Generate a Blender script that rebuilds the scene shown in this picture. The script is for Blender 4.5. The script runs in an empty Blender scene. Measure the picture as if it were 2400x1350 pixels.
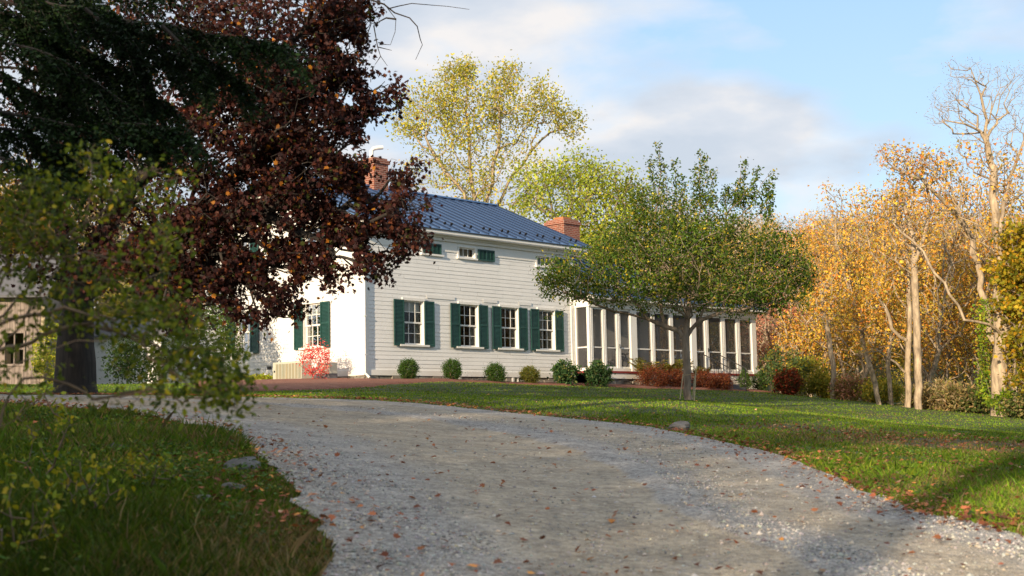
import bpy, math, random
import numpy as np
from mathutils import Vector, Matrix
rs = np.random.RandomState(7)
random.seed(7)
scene = bpy.context.scene
COL = scene.collection
pi = math.pi

# ------------------------------------------------------------------ camera model (used to survey real positions)
F, PITCH, ROLL, AL = 3092.2, .0998, -.0199, .7488
EYE = 1.6
cp, sp, cr, sr = math.cos(PITCH), math.sin(PITCH), math.cos(ROLL), math.sin(ROLL)
FW = np.array([0, cp, sp]); UPV = np.array([0, -sp, cp]); RT = np.array([1., 0, 0])
AXR = cr * RT + sr * UPV
AXD = sr * RT - cr * UPV
def ray(px, py):
    return FW + (px - 1200) / F * AXR + (py - 675) / F * AXD
def at(px, py, Y):
    v = ray(px, py); v = v / v[1] * Y
    return np.array([v[0], v[1], v[2] + EYE])
def smooth(a, b, x):
    t = np.clip((x - a) / (b - a), 0, 1); return t * t * (3 - 2 * t)

# ------------------------------------------------------------------ terrain height from survey points
_ctl = []
for px, py, Y in [(1200,1350,8.6),(0,1350,7.6),(2400,1350,8.8),(1200,1150,13),(1200,1050,18),(1200,975,25),(1200,930,36),(1200,902,45),
                  (1610,937,32),(1700,1040,17.5),(2100,1185,11.5),(2350,1240,10),(1500,1000,21.5),(1900,934,54),(2345,977,45),(2150,1000,33),
                  (2300,1060,20),(1770,914,55),(2150,952,49),(0,945,23),(150,955,21),(300,968,18.5),(500,1015,14.5),(650,1110,11.3),(740,1250,9.2),
                  (0,1100,11),(300,1200,9),(867,891,41),(1344,901,48),(700,893,42.5),(500,907,46),(250,903,48),(40,907,62),(300,929,26),(600,935,26),
                  (850,940,27),(170,926,28.5),(1050,955,26),(1040,890,42.6),(1500,908,49)]:
    _ctl.append(at(px, py, Y))
for p in [(0,0,0),(-4,2,.25),(5,3,.1),(-25,10,1.6),(-25,30,2.9),(25,10,.1),(30,30,.5),(30,50,.7),(0,-20,-.8),(-25,-20,0),(25,-20,-1),(0,62,3.1),(-12,60,3.4),(14,65,2.2),(-35,65,4.2),(30,65,1.4)]:
    _ctl.append(np.array(p, float))
_ctl = np.array(_ctl)
def _phi(r):
    return np.where(r > 1e-9, r * r * np.log(np.maximum(r, 1e-9)), 0)
_n = len(_ctl)
_A = np.zeros((_n + 3, _n + 3))
_A[:_n, :_n] = _phi(np.hypot(_ctl[:, None, 0] - _ctl[None, :, 0], _ctl[:, None, 1] - _ctl[None, :, 1])) + np.eye(_n) * 8.0
_A[:_n, _n] = 1; _A[:_n, _n + 1:] = _ctl[:, :2]; _A[_n:, :_n] = _A[:_n, _n:].T
_W = np.linalg.solve(_A, np.concatenate([_ctl[:, 2], [0, 0, 0]]))
def gz(x, y):
    x = np.atleast_1d(np.asarray(x, float)); y = np.atleast_1d(np.asarray(y, float))
    sh = np.broadcast(x, y).shape
    x = np.broadcast_to(x, sh).ravel(); y = np.broadcast_to(y, sh).ravel()
    xc = np.clip(x, -35, 32); yc = np.clip(y, -20, 65)
    out = np.empty(len(x))
    for i in range(0, len(x), 20000):
        a, b = xc[i:i+20000], yc[i:i+20000]
        out[i:i+20000] = _phi(np.hypot(a[:, None] - _ctl[None, :, 0], b[:, None] - _ctl[None, :, 1])) @ _W[:_n] + _W[_n] + a * _W[_n+1] + b * _W[_n+2]
    d = np.hypot(x, y)
    u = x / np.maximum(y, 20)
    hill = (1 + 13 * smooth(.02, .2, u)) * smooth(66, 200, d) * smooth(20, 60, y)
    hill = hill * (1 + .12 * np.sin(u * 31 + 1) + .06 * np.sin(u * 77)) + smooth(0.1, .3, -u) * 6 * smooth(90, 220, d) * smooth(20, 60, y)
    return (out + hill).reshape(sh)
def g1(x, y): return float(gz(x, y)[0])
def hit(px, py):
    v = ray(px, py); v = v / v[1]
    Y = np.arange(1, 90, .05)
    zz = EYE + v[2] * Y - gz(v[0] * Y, Y)
    i = np.argmax(zz < 0)
    if zz[i] >= 0: i = len(Y) - 1
    return np.array([v[0] * Y[i], Y[i]])

# ------------------------------------------------------------------ materials
def newmat(name):
    m = bpy.data.materials.new(name); m.use_nodes = True
    nt = m.node_tree; b = nt.nodes['Principled BSDF']
    return m, nt, b
def nd(nt, t, **kw):
    n = nt.nodes.new(t)
    for k, v in kw.items():
        if k.startswith('i_'): n.inputs[k[2:].replace('_', ' ')].default_value = v
        else: setattr(n, k, v)
    return n
def ramp(nt, src, stops):
    r = nt.nodes.new('ShaderNodeValToRGB'); e = r.color_ramp.elements
    while len(e) > 1: e.remove(e[-1])
    e[0].position = stops[0][0]; e[0].color = (*stops[0][1], 1)
    for p, c in stops[1:]:
        x = e.new(p); x.color = (*c, 1)
    nt.links.new(src, r.inputs[0]); return r.outputs[0]
def objco(nt, scale=(1, 1, 1)):
    t = nt.nodes.new('ShaderNodeTexCoord'); mp = nt.nodes.new('ShaderNodeMapping')
    mp.inputs['Scale'].default_value = scale
    nt.links.new(t.outputs['Object'], mp.inputs[0]); return mp.outputs[0]
def noise(nt, co, scale, detail=5, rough=.6, dist=0):
    n = nt.nodes.new('ShaderNodeTexNoise'); n.inputs['Scale'].default_value = scale
    n.inputs['Detail'].default_value = detail; n.inputs['Roughness'].default_value = rough; n.inputs['Distortion'].default_value = dist
    nt.links.new(co, n.inputs['Vector']); return n.outputs['Fac']
def mixc(nt, f, a, b, mode='MIX'):
    m = nt.nodes.new('ShaderNodeMix'); m.data_type = 'RGBA'; m.blend_type = mode
    for s, v in ((m.inputs[0], f), (m.inputs[6], a), (m.inputs[7], b)):
        if hasattr(v, 'is_output'): nt.links.new(v, s)
        else: s.default_value = v if isinstance(v, float) else (*v, 1)
    return m.outputs[2]
def math_(nt, op, a, b=None, clamp=False):
    m = nt.nodes.new('ShaderNodeMath'); m.operation = op; m.use_clamp = clamp
    for s, v in ((m.inputs[0], a), (m.inputs[1], b)):
        if v is None: continue
        if hasattr(v, 'is_output'): nt.links.new(v, s)
        else: s.default_value = v
    return m.outputs[0]
def bump(nt, b, h, strength=.4, dist=.02):
    n = nt.nodes.new('ShaderNodeBump'); n.inputs['Strength'].default_value = strength; n.inputs['Distance'].default_value = dist
    nt.links.new(h, n.inputs['Height']); nt.links.new(n.outputs[0], b.inputs['Normal'])
def simple(name, c, rough=.6, var=.15, scale=6., bmp=0., bscale=60., metal=0., c2=None, stretch=(1, 1, 1)):
    m, nt, b = newmat(name)
    co = objco(nt, stretch)
    c2 = c2 or tuple(x * (1 - var) for x in c)
    f = noise(nt, co, scale)
    nt.links.new(ramp(nt, f, [(.3, c2), (.7, c)]), b.inputs['Base Color'])
    b.inputs['Roughness'].default_value = rough; b.inputs['Metallic'].default_value = metal
    if bmp: bump(nt, b, noise(nt, co, bscale), bmp, .01)
    return m
def leafmat(name, trans=.3, rough=.55, gain=1.0):
    m, nt, b = newmat(name)
    a = nd(nt, 'ShaderNodeAttribute', attribute_name='Col')
    nt.links.new(a.outputs['Color'], b.inputs['Base Color'])
    b.inputs['Roughness'].default_value = rough
    b.inputs['Specular IOR Level'].default_value = .2
    tr = nt.nodes.new('ShaderNodeBsdfTranslucent')
    c = mixc(nt, 1.0, a.outputs['Color'], (1.5 * gain, 1.35 * gain, .7 * gain), 'MULTIPLY')
    nt.links.new(c, tr.inputs['Color'])
    mx = nt.nodes.new('ShaderNodeMixShader'); mx.inputs[0].default_value = trans
    nt.links.new(b.outputs[0], mx.inputs[1]); nt.links.new(tr.outputs[0], mx.inputs[2])
    nt.links.new(mx.outputs[0], nt.nodes['Material Output'].inputs[0])
    return m
M = {}
M['leaf'] = leafmat('leaf')
M['needle'] = leafmat('needle', .12, .6)
M['dry'] = leafmat('dry_leaf', .1, .7)
M['grass'] = leafmat('grass_blade', .35, .5)
M['bark_pale'] = simple('bark_pale', (.54, .43, .29), .85, scale=10, c2=(.15, .115, .08), bmp=1., bscale=20, stretch=(1, 1, .25))
M['bark'] = simple('bark_brown', (.36, .28, .21), .9, scale=9, c2=(.13, .10, .075), bmp=.8, bscale=22, stretch=(1, 1, .25))
M['bark_dark'] = simple('bark_dark', (.045, .036, .030), .95, scale=11, c2=(.012, .010, .009), bmp=1., bscale=16, stretch=(1, 1, .15))
M['twig'] = simple('twig_grey', (.38, .30, .21), .85, scale=4, c2=(.22, .17, .12))
M['stem'] = simple('stem_tan', (.22, .15, .09), .7, scale=9, c2=(.12, .08, .05))
M['stone'] = simple('fieldstone', (.34, .31, .26), .9, scale=3.5, c2=(.13, .12, .10), bmp=.8, bscale=9)
M['rock'] = simple('rock_grey', (.20, .19, .18), .9, scale=5, c2=(.09, .09, .085), bmp=.8, bscale=20)
M['green_paint'] = simple('shutter_green_paint', (.014, .068, .058), .45, var=.35, scale=3)
M['trim'] = simple('trim_white_paint', (.78, .77, .73), .5, var=.06, scale=2)
M['siding'] = None
M['red'] = simple('dark_red_paint', (.24, .035, .035), .5)
M['iron'] = simple('black_iron', (.02, .02, .022), .4)
M['slate'] = simple('slate_step', (.13, .13, .14), .8)
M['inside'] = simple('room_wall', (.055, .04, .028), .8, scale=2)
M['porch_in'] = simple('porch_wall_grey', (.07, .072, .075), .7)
M['curtain'] = simple('curtain_cloth', (.50, .45, .36), .8, c2=(.30, .26, .2), scale=8, stretch=(6, 6, .2))
M['shade'] = simple('roller_shade', (.62, .60, .55), .8)
M['ac'] = simple('beige_metal', (.48, .50, .42), .5)
M['acgrille'] = simple('condenser_fins', (.20, .24, .20), .5, c2=(.34, .28, .17), scale=3, stretch=(9, 9, .5))
M['ply'] = simple('white_plastic', (.8, .8, .78), .35)
M['stake'] = simple('wooden_stake', (.50, .42, .27), .8, scale=8, c2=(.35, .28, .17))
M['rope'] = simple('rope_tan', (.45, .36, .2), .9)
M['barnwood'] = simple('weathered_boards', (.38, .31, .26), .9, scale=2.2, c2=(.13, .105, .09), stretch=(7, 7, .25), bmp=.5, bscale=8)
M['cedar'] = simple('cedar_wood', (.30, .21, .13), .8)
M['chair'] = simple('chair_white_paint', (.6, .6, .58), .5)

def siding_mat():
    m, nt, b = newmat('clapboard_white_paint')
    co = objco(nt)
    f = noise(nt, co, 1.3, 6); f2 = noise(nt, objco(nt, (1, 1, 7)), 9, 4)
    c = ramp(nt, f, [(.3, (.70, .70, .68)), (.65, (.80, .795, .77))])
    c = mixc(nt, .35, c, ramp(nt, f2, [(.3, (.62, .62, .60)), (.6, (.84, .84, .82))]))
    sx = nt.nodes.new('ShaderNodeSeparateXYZ'); nt.links.new(objco(nt), sx.inputs[0])
    # splashed dirt along the foot of the wall
    d = math_(nt, 'MULTIPLY', math_(nt, 'SUBTRACT', .75, sx.outputs[2], True), 1.1, True)
    d = math_(nt, 'MULTIPLY', d, noise(nt, objco(nt), 3.0, 6), True)
    c = mixc(nt, d, c, (.42, .40, .36))
    nt.links.new(c, b.inputs['Base Color']); b.inputs['Roughness'].default_value = .55
    bump(nt, b, f2, .15, .01)
    return m
M['siding'] = siding_mat()
def roof_mat():
    m, nt, b = newmat('blue_standing_seam_metal')
    co = objco(nt)
    nt.links.new(ramp(nt, noise(nt, co, 1.2, 4), [(.3, (.085, .185, .37)), (.7, (.125, .235, .44))]), b.inputs['Base Color'])
    b.inputs['Roughness'].default_value = .34; b.inputs['Metallic'].default_value = .25
    bump(nt, b, noise(nt, co, 2.5, 3), .06, .02)
    return m
M['roof'] = roof_mat()
M['seam'] = simple('seam_metal_painted_shadow', (.02, .042, .10), .5, metal=.2)  # seams darker than the panels: their shadow line is put into the colour
def brick_mat():
    m, nt, b = newmat('red_brick')
    t = nt.nodes.new('ShaderNodeTexCoord')
    sx = nt.nodes.new('ShaderNodeSeparateXYZ'); nt.links.new(t.outputs['Object'], sx.inputs[0])
    cx = nt.nodes.new('ShaderNodeCombineXYZ')
    nt.links.new(math_(nt, 'ADD', sx.outputs[0], sx.outputs[1]), cx.inputs[0]); nt.links.new(sx.outputs[2], cx.inputs[1])
    br = nt.nodes.new('ShaderNodeTexBrick')
    br.inputs['Color1'].default_value = (.34, .12, .07, 1); br.inputs['Color2'].default_value = (.22, .075, .045, 1); br.inputs['Mortar'].default_value = (.48, .42, .35, 1)
    br.inputs['Scale'].default_value = 1; br.inputs['Brick Width'].default_value = .21; br.inputs['Row Height'].default_value = .075; br.inputs['Mortar Size'].default_value = .009
    nt.links.new(cx.outputs[0], br.inputs['Vector'])
    c = mixc(nt, .5, br.outputs['Color'], ramp(nt, noise(nt, objco(nt), 5), [(.3, (.12, .05, .04)), (.7, (.42, .19, .12))]), 'OVERLAY')
    nt.links.new(c, b.inputs['Base Color']); b.inputs['Roughness'].default_value = .9
    return m
M['brick'] = brick_mat()
def glass_mat():
    m, nt, b = newmat('window_glass')
    nt.nodes.remove(b)
    fr = nd(nt, 'ShaderNodeFresnel'); fr.inputs[0].default_value = 1.5
    n = nt.nodes.new('ShaderNodeBump'); n.inputs['Strength'].default_value = .08; n.inputs['Distance'].default_value = .02
    nt.links.new(noise(nt, objco(nt), 4, 2), n.inputs['Height'])
    gl = nd(nt, 'ShaderNodeBsdfGlossy'); gl.inputs['Roughness'].default_value = .02; gl.inputs['Color'].default_value = (1, 1, 1, 1)
    nt.links.new(n.outputs[0], gl.inputs['Normal'])
    tr = nd(nt, 'ShaderNodeBsdfTransparent'); tr.inputs[0].default_value = (.75, .78, .76, 1)
    mx = nt.nodes.new('ShaderNodeMixShader')
    nt.links.new(math_(nt, 'MULTIPLY', fr.outputs[0], .55), mx.inputs[0])
    nt.links.new(tr.outputs[0], mx.inputs[1]); nt.links.new(gl.outputs[0], mx.inputs[2])
    nt.links.new(mx.outputs[0], nt.nodes['Material Output'].inputs[0]); return m
M['glass'] = glass_mat()
def screen_mat():
    m, nt, b = newmat('insect_screen')
    b.inputs['Base Color'].default_value = (.05, .052, .055, 1); b.inputs['Roughness'].default_value = .6
    tr = nd(nt, 'ShaderNodeBsdfTransparent')
    mx = nt.nodes.new('ShaderNodeMixShader'); 
    f = noise(nt, objco(nt), .8, 2)
    nt.links.new(math_(nt, 'ADD', math_(nt, 'MULTIPLY', f, .15), .50), mx.inputs[0])
    nt.links.new(tr.outputs[0], mx.inputs[1]); nt.links.new(b.outputs[0], mx.inputs[2])
    nt.links.new(mx.outputs[0], nt.nodes['Material Output'].inputs[0]); return m
M['screen'] = screen_mat()
def ground_mat():
    m, nt, b = newmat('grass_ground')
    co = objco(nt)
    f1 = noise(nt, co, .35, 6, .65); f2 = noise(nt, co, 3.5, 6, .7); f3 = noise(nt, co, 28, 4, .7)
    g = ramp(nt, f2, [(.25, (.018, .034, .008)), (.5, (.035, .075, .012)), (.75, (.07, .115, .022))])
    br = ramp(nt, f3, [(.3, (.06, .045, .022)), (.7, (.17, .12, .06))])
    mask = ramp(nt, f1, [(.5, (0, 0, 0)), (.66, (.8, .8, .8))])
    c = mixc(nt, mask, g, br)
    a = nd(nt, 'ShaderNodeAttribute', attribute_name='dirt')
    c = mixc(nt, a.outputs['Fac'], c, br)
    c = mixc(nt, .5, c, ramp(nt, f3, [(.3, (.02, .03, .01)), (.7, (.10, .12, .04))]), 'MIX')
    nt.links.new(c, b.inputs['Base Color']); b.inputs['Roughness'].default_value = .95
    bump(nt, b, f3, .8, .04); return m
M['ground'] = ground_mat()
def mulch_mat():
    m, nt, b = newmat('wood_mulch')
    co = objco(nt, (1, 1, 1)); f = noise(nt, co, 30, 5, .8); f2 = noise(nt, co, 2, 3)
    c = ramp(nt, f, [(.3, (.12, .04, .028)), (.55, (.34, .14, .09)), (.75, (.60, .31, .2))])
    nt.links.new(mixc(nt, .3, c, ramp(nt, f2, [(.3, (.08, .035, .025)), (.7, (.3, .14, .1))])), b.inputs['Base Color'])
    b.inputs['Roughness'].default_value = .9; bump(nt, b, f, 1, .05); return m
M['mulch'] = mulch_mat()
def gravel_mat():
    m, nt, b = newmat('crushed_gravel')
    co = objco(nt)
    a = nd(nt, 'ShaderNodeAttribute', attribute_name='across')
    v = nt.nodes.new('ShaderNodeTexVoronoi'); v.inputs['Scale'].default_value = 55; nt.links.new(co, v.inputs['Vector'])
    v2 = nt.nodes.new('ShaderNodeTexVoronoi'); v2.inputs['Scale'].default_value = 24; nt.links.new(co, v2.inputs['Vector'])
    f = noise(nt, co, 1.1, 6, .65); f4 = noise(nt, co, 9, 6, .7)
    stones = ramp(nt, v.outputs['Color'], [(0.05, (.15, .145, .14)), (.5, (.335, .325, .31)), (1, (.60, .57, .52))])
    big = ramp(nt, v2.outputs['Color'], [(0, (.20, .195, .19)), (1, (.55, .53, .49))])
    stones = mixc(nt, .45, stones, big)
    dirt = ramp(nt, f4, [(.3, (.31, .255, .18)), (.7, (.52, .445, .32))])
    # packed tracks: two tan bands along the road, loose grey stones between and at the rims
    u = math_(nt, 'ADD', a.outputs['Fac'], math_(nt, 'MULTIPLY', math_(nt, 'SUBTRACT', f, .5), .07))
    w = ramp(nt, u, [(0, (.35, .35, .35)), (.10, (.1, .1, .1)), (.18, (.2, .2, .2)), (.28, (1, 1, 1)), (.585, (1, 1, 1)), (.60, (.0, .0, .0)), (.68, (.05, .05, .05)), (.74, (.9, .9, .9)), (.84, (.9, .9, .9)), (.90, (.05, .05, .05)), (1, (.1, .1, .1))])
    w2 = math_(nt, 'MULTIPLY', w, ramp(nt, f4, [(.3, (.5, .5, .5)), (.5, (1, 1, 1))]))
    c = mixc(nt, w2, stones, mixc(nt, .2, dirt, stones))
    c = mixc(nt, .75, c, ramp(nt, noise(nt, co, 2.2, 7, .72), [(.3, (.27, .27, .27)), (.7, (.68, .68, .68))]), 'OVERLAY')
    c = mixc(nt, .7, c, ramp(nt, noise(nt, co, 14, 5, .8), [(.32, (.2, .2, .2)), (.5, (.5, .5, .5)), (.68, (.74, .74, .74))]), 'OVERLAY')
    nt.links.new(c, b.inputs['Base Color']); b.inputs['Roughness'].default_value = .9
    h = math_(nt, 'ADD', v.outputs['Distance'], math_(nt, 'MULTIPLY', v2.outputs['Distance'], .8))
    bump(nt, b, math_(nt, 'ADD', h, f4), .7, .025); return m
M['gravel'] = gravel_mat()

# ------------------------------------------------------------------ mesh helpers
def tag(o, label=None, cat=None, group=None, kind=None):
    if label: o['label'] = label
    if cat: o['category'] = cat
    if group: o['group'] = group
    if kind: o['kind'] = kind
    return o
def empty(name, loc, label, cat, group=None, rz=0):
    o = bpy.data.objects.new(name, None); COL.objects.link(o)
    o.location = loc; o.rotation_euler = (0, 0, rz); o.empty_display_size = .2
    return tag(o, label, cat, group)
def mesh_np(name, V, counts, idx, m, parent=None, col=None, smooth_=False, attr=None):
    """V (n,3), counts per face, flat index list."""
    me = bpy.data.meshes.new(name)
    V = np.asarray(V, np.float32); counts = np.asarray(counts, np.int32); idx = np.asarray(idx, np.int32)
    me.vertices.add(len(V)); me.vertices.foreach_set('co', V.ravel())
    me.loops.add(len(idx)); me.loops.foreach_set('vertex_index', idx)
    me.polygons.add(len(counts))
    st = np.zeros(len(counts), np.int32); st[1:] = np.cumsum(counts)[:-1]
    me.polygons.foreach_set('loop_start', st)
    me.polygons.foreach_set('loop_total', counts)
    me.polygons.foreach_set('use_smooth', np.full(len(counts), bool(smooth_)))
    me.update(calc_edges=True)
    if col is not None:
        a = me.color_attributes.new('Col', 'FLOAT_COLOR', 'POINT')
        c4 = np.ones((len(V), 4), np.float32); c4[:, :3] = col
        a.data.foreach_set('color', c4.ravel())
    if attr:
        for k, v in attr.items():
            a = me.attributes.new(k, 'FLOAT', 'POINT'); a.data.foreach_set('value', np.asarray(v, np.float32))
    me.materials.append(m)
    o = bpy.data.objects.new(name, me); COL.objects.link(o)
    if parent is not None: o.parent = parent
    return o
class MB:
    def __init__(s): s.v = []; s.f = []
    def box(s, x0, x1, y0, y1, z0, z1):
        n = len(s.v)
        s.v += [(x0,y0,z0),(x1,y0,z0),(x1,y1,z0),(x0,y1,z0),(x0,y0,z1),(x1,y0,z1),(x1,y1,z1),(x0,y1,z1)]
        s.f += [(n,n+3,n+2,n+1),(n+4,n+5,n+6,n+7),(n,n+1,n+5,n+4),(n+1,n+2,n+6,n+5),(n+2,n+3,n+7,n+6),(n+3,n,n+4,n+7)]
        return s
    def poly(s, pts):
        n = len(s.v); s.v += [tuple(p) for p in pts]; s.f.append(tuple(range(n, n + len(pts)))); return s
    def slab(s, pts, d):
        """polygon extruded by vector d"""
        n = len(s.v); k = len(pts)
        s.v += [tuple(p) for p in pts] + [tuple(np.add(p, d)) for p in pts]
        s.f.append(tuple(range(n + k - 1, n - 1, -1))); s.f.append(tuple(range(n + k, n + 2 * k)))
        for i in range(k):
            j = (i + 1) % k; s.f.append((n + i, n + j, n + k + j, n + k + i))
        return s
    def bar(s, a, b, w, h=None):
        """box beam from a to b"""
        h = h or w; a = np.array(a, float); b = np.array(b, float); d = b - a; d = d / np.linalg.norm(d)
        ref = np.array([0, 0, 1.]) if abs(d[2]) < .95 else np.array([1., 0, 0])
        x = np.cross(d, ref); x /= np.linalg.norm(x); y = np.cross(d, x)
        q = [a + x * (i * w / 2) + y * (j * h / 2) for i, j in ((-1,-1),(1,-1),(1,1),(-1,1))]
        return s.slab(q, b - a)
    def tube(s, pts, r, n=8, caps=True):
        pts = [np.array(p, float) for p in pts]; base = len(s.v)
        rr = r if hasattr(r, '__len__') else [r] * len(pts)
        prev = None
        for i, p in enumerate(pts):
            d = pts[min(i + 1, len(pts) - 1)] - pts[max(i - 1, 0)]; d = d / (np.linalg.norm(d) + 1e-9)
            if prev is None:
                ref = np.array([0, 0, 1.]) if abs(d[2]) < .9 else np.array([1., 0, 0]); x = np.cross(d, ref)
            else: x = prev - d * (prev @ d)
            x /= np.linalg.norm(x); prev = x; y = np.cross(d, x)
            for k in range(n):
                a = 2 * pi * k / n; s.v.append(tuple(p + rr[i] * (math.cos(a) * x + math.sin(a) * y)))
        for i in range(len(pts) - 1):
            for k in range(n):
                a = base + i * n + k; b_ = base + i * n + (k + 1) % n
                s.f.append((a, b_, b_ + n, a + n))
        if caps:
            s.f.append(tuple(base + k for k in range(n - 1, -1, -1))); s.f.append(tuple(base + (len(pts) - 1) * n + k for k in range(n)))
        return s
    def build(s, name, m, parent=None, smooth_=False):
        return mesh_np(name, np.array(s.v, float), [len(f) for f in s.f], [i for f in s.f for i in f], m, parent, smooth_=smooth_)

# ------------------------------------------------------------------ foliage helpers
def rot_frames(n, rng, up_bias=0., down=0.):
    """random orthonormal frames; up_bias pulls the normal (third axis) towards +Z"""
    nrm = rng.normal(size=(n, 3)); nrm /= np.linalg.norm(nrm, axis=1)[:, None]
    nrm[:, 2] = nrm[:, 2] + up_bias
    nrm /= np.linalg.norm(nrm, axis=1)[:, None]
    t = rng.normal(size=(n, 3)); t[:, 2] -= down
    t -= nrm * (t * nrm).sum(1)[:, None]; t /= np.linalg.norm(t, axis=1)[:, None]
    return t, np.cross(nrm, t), nrm
SH = {
 'oval': np.array([(0,0,0),(.32,.24,.05),(.7,.22,.05),(1,0,-.04),(.7,-.22,.05),(.32,-.24,.05)]),
 'diamond': np.array([(0,0,0),(.5,.3,.05),(1,0,0),(.5,-.3,.05)]),
 'maple': np.array([(0,0,0),(-.08,.28,.02),(.12,.22,.0),(.2,.52,.05),(.36,.3,.0),(.62,.42,.04),(.58,.2,0),(1,0,-.08),(.58,-.2,0),(.62,-.42,.04),(.36,-.3,0),(.2,-.52,.05),(.12,-.22,0),(-.08,-.28,.02)]),
 'needle': np.array([(0,0,0),(.5,.09,0),(1,0,0),(.5,-.09,0)]),
 'star': np.array([(0,0,0),(.15,.5,.04),(.4,.22,0),(1,0,-.05),(.4,-.22,0),(.15,-.5,.04)]),
}
def leaf_geo(P, size, shape, rng, up_bias=.2, down=.3, frames=None, szvar=.3):
    P = np.asarray(P, float); n = len(P); sh = SH[shape]; k = len(sh)
    t, b, nr = frames if frames is not None else rot_frames(n, rng, up_bias, down)
    s = size * (1 + szvar * rng.uniform(-1, 1, n))
    curl = rng.uniform(.5, 2.5, n)
    V = P[:, None, :] + s[:, None, None] * (sh[None, :, 0:1] * t[:, None, :] + sh[None, :, 1:2] * b[:, None, :] + (sh[None, :, 2:3] * curl[:, None, None]) * nr[:, None, :])
    return V.reshape(-1, 3), np.full(n, k), np.arange(n * k), k
def palette(n, cols, weights, rng, var=.25):
    cols = np.array(cols, float); w = np.array(weights, float); w /= w.sum()
    c = cols[rng.choice(len(cols), n, p=w)]
    return np.clip(c * (1 + var * rng.uniform(-1, 1, (n, 1))) * (1 + .08 * rng.uniform(-1, 1, (n, 3))), 0.002, 1)
def leaves(name, P, size, shape, cols, weights, rng, m='leaf', parent=None, loc=(0,0,0), **kw):
    V, c, i, k = leaf_geo(P, size, shape, rng, **kw)
    cl = palette(len(P), cols, weights, rng)
    # light and dark clumps
    ph = np.sin(P[:, 0] * 1.9 + 1.3) * np.sin(P[:, 1] * 1.7 + .4) * np.sin(P[:, 2] * 2.3)
    cl = cl * (1 + .5 * ph)[:, None]
    return mesh_np(name, V - np.array(loc), c, i, M[m] if isinstance(m, str) else m, parent, col=np.repeat(np.clip(cl, .002, 1), k, axis=0))
def ellipsoid_pts(n, c, r, rng, shell=.0):
    v = rng.normal(size=(n, 3)); v /= np.linalg.norm(v, axis=1)[:, None]
    rad = (shell + (1 - shell) * rng.uniform(0, 1, n)) ** (1 / 3 if shell == 0 else .5)
    return np.array(c) + v * rad[:, None] * np.array(r)

class Skel:
    def __init__(s, base, bf=.45):
        s.P = [np.array(base, float)]; s.par = [-1]; s.L = [0.]; s.bf = bf; s.r0 = None; s.fixed = {}
    def limb(s, pts, start=None, step=.35, jit=.0, rng=None):
        cur = 0 if start is None else start
        for p in pts:
            p = np.array(p, float); a = s.P[cur]; n = max(1, int(np.linalg.norm(p - a) / step))
            for i in range(1, n + 1):
                q = a + (p - a) * i / n
                if jit and i < n: q = q + rng.normal(size=3) * jit
                s.P.append(q); s.par.append(cur); s.L.append(s.L[cur] + np.linalg.norm(q - s.P[cur])); cur = len(s.P) - 1
        return cur
    def nearest(s, p):
        A = np.array(s.P); return int(np.argmin(((A - p) ** 2).sum(1)))
    def fill(s, pts, rng, step=.5, jit=.06, sort_from=None, lift=0.):
        n0 = len(s.P); cap = n0 + len(pts) * 12 + 10
        A = np.zeros((cap, 3)); A[:n0] = s.P; L = np.zeros(cap); L[:n0] = s.L
        n = n0; ends = []
        o = s.P[0] if sort_from is None else np.array(sort_from)
        order = np.argsort(((pts - o) ** 2).sum(1))
        for j in order:
            p = pts[j]; d = np.sqrt(((A[:n] - p) ** 2).sum(1))
            low = np.maximum(0, A[:n, 2] - p[2]) * lift
            k = int(np.argmin(d + s.bf * L[:n] + low)); dist = d[k]
            m = min(10, max(1, int(dist / step))); a = A[k]; cur = k
            sag = rng.normal(size=3) * jit * dist
            for i in range(1, m + 1):
                t = i / m; q = a + (p - a) * t + sag * math.sin(pi * t) + (rng.normal(size=3) * jit * .35 * dist / m if i < m else 0)
                if n >= cap: break
                A[n] = q; s.par.append(cur); L[n] = L[cur] + np.linalg.norm(q - A[cur]); cur = n; n += 1
            ends.append(cur)
        s.P = [A[i] for i in range(n)]; s.L = list(L[:n]); return ends
    def radii(s, tip=.008, ex=2.3, rmax=None, rmin=0.):
        n = len(s.P); par = np.array(s.par); acc = np.zeros(n); cnt = np.zeros(n, int)
        for i in range(1, n): cnt[par[i]] += 1
        for i in range(n - 1, 0, -1):
            if cnt[i] == 0: acc[i] = tip ** ex
            acc[par[i]] += acc[i]
        r = acc ** (1 / ex)
        if rmax: r = tip + (r - tip) * ((rmax - tip) / (r[0] - tip))
        s.r = np.maximum(r, rmin); return s.r
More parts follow.
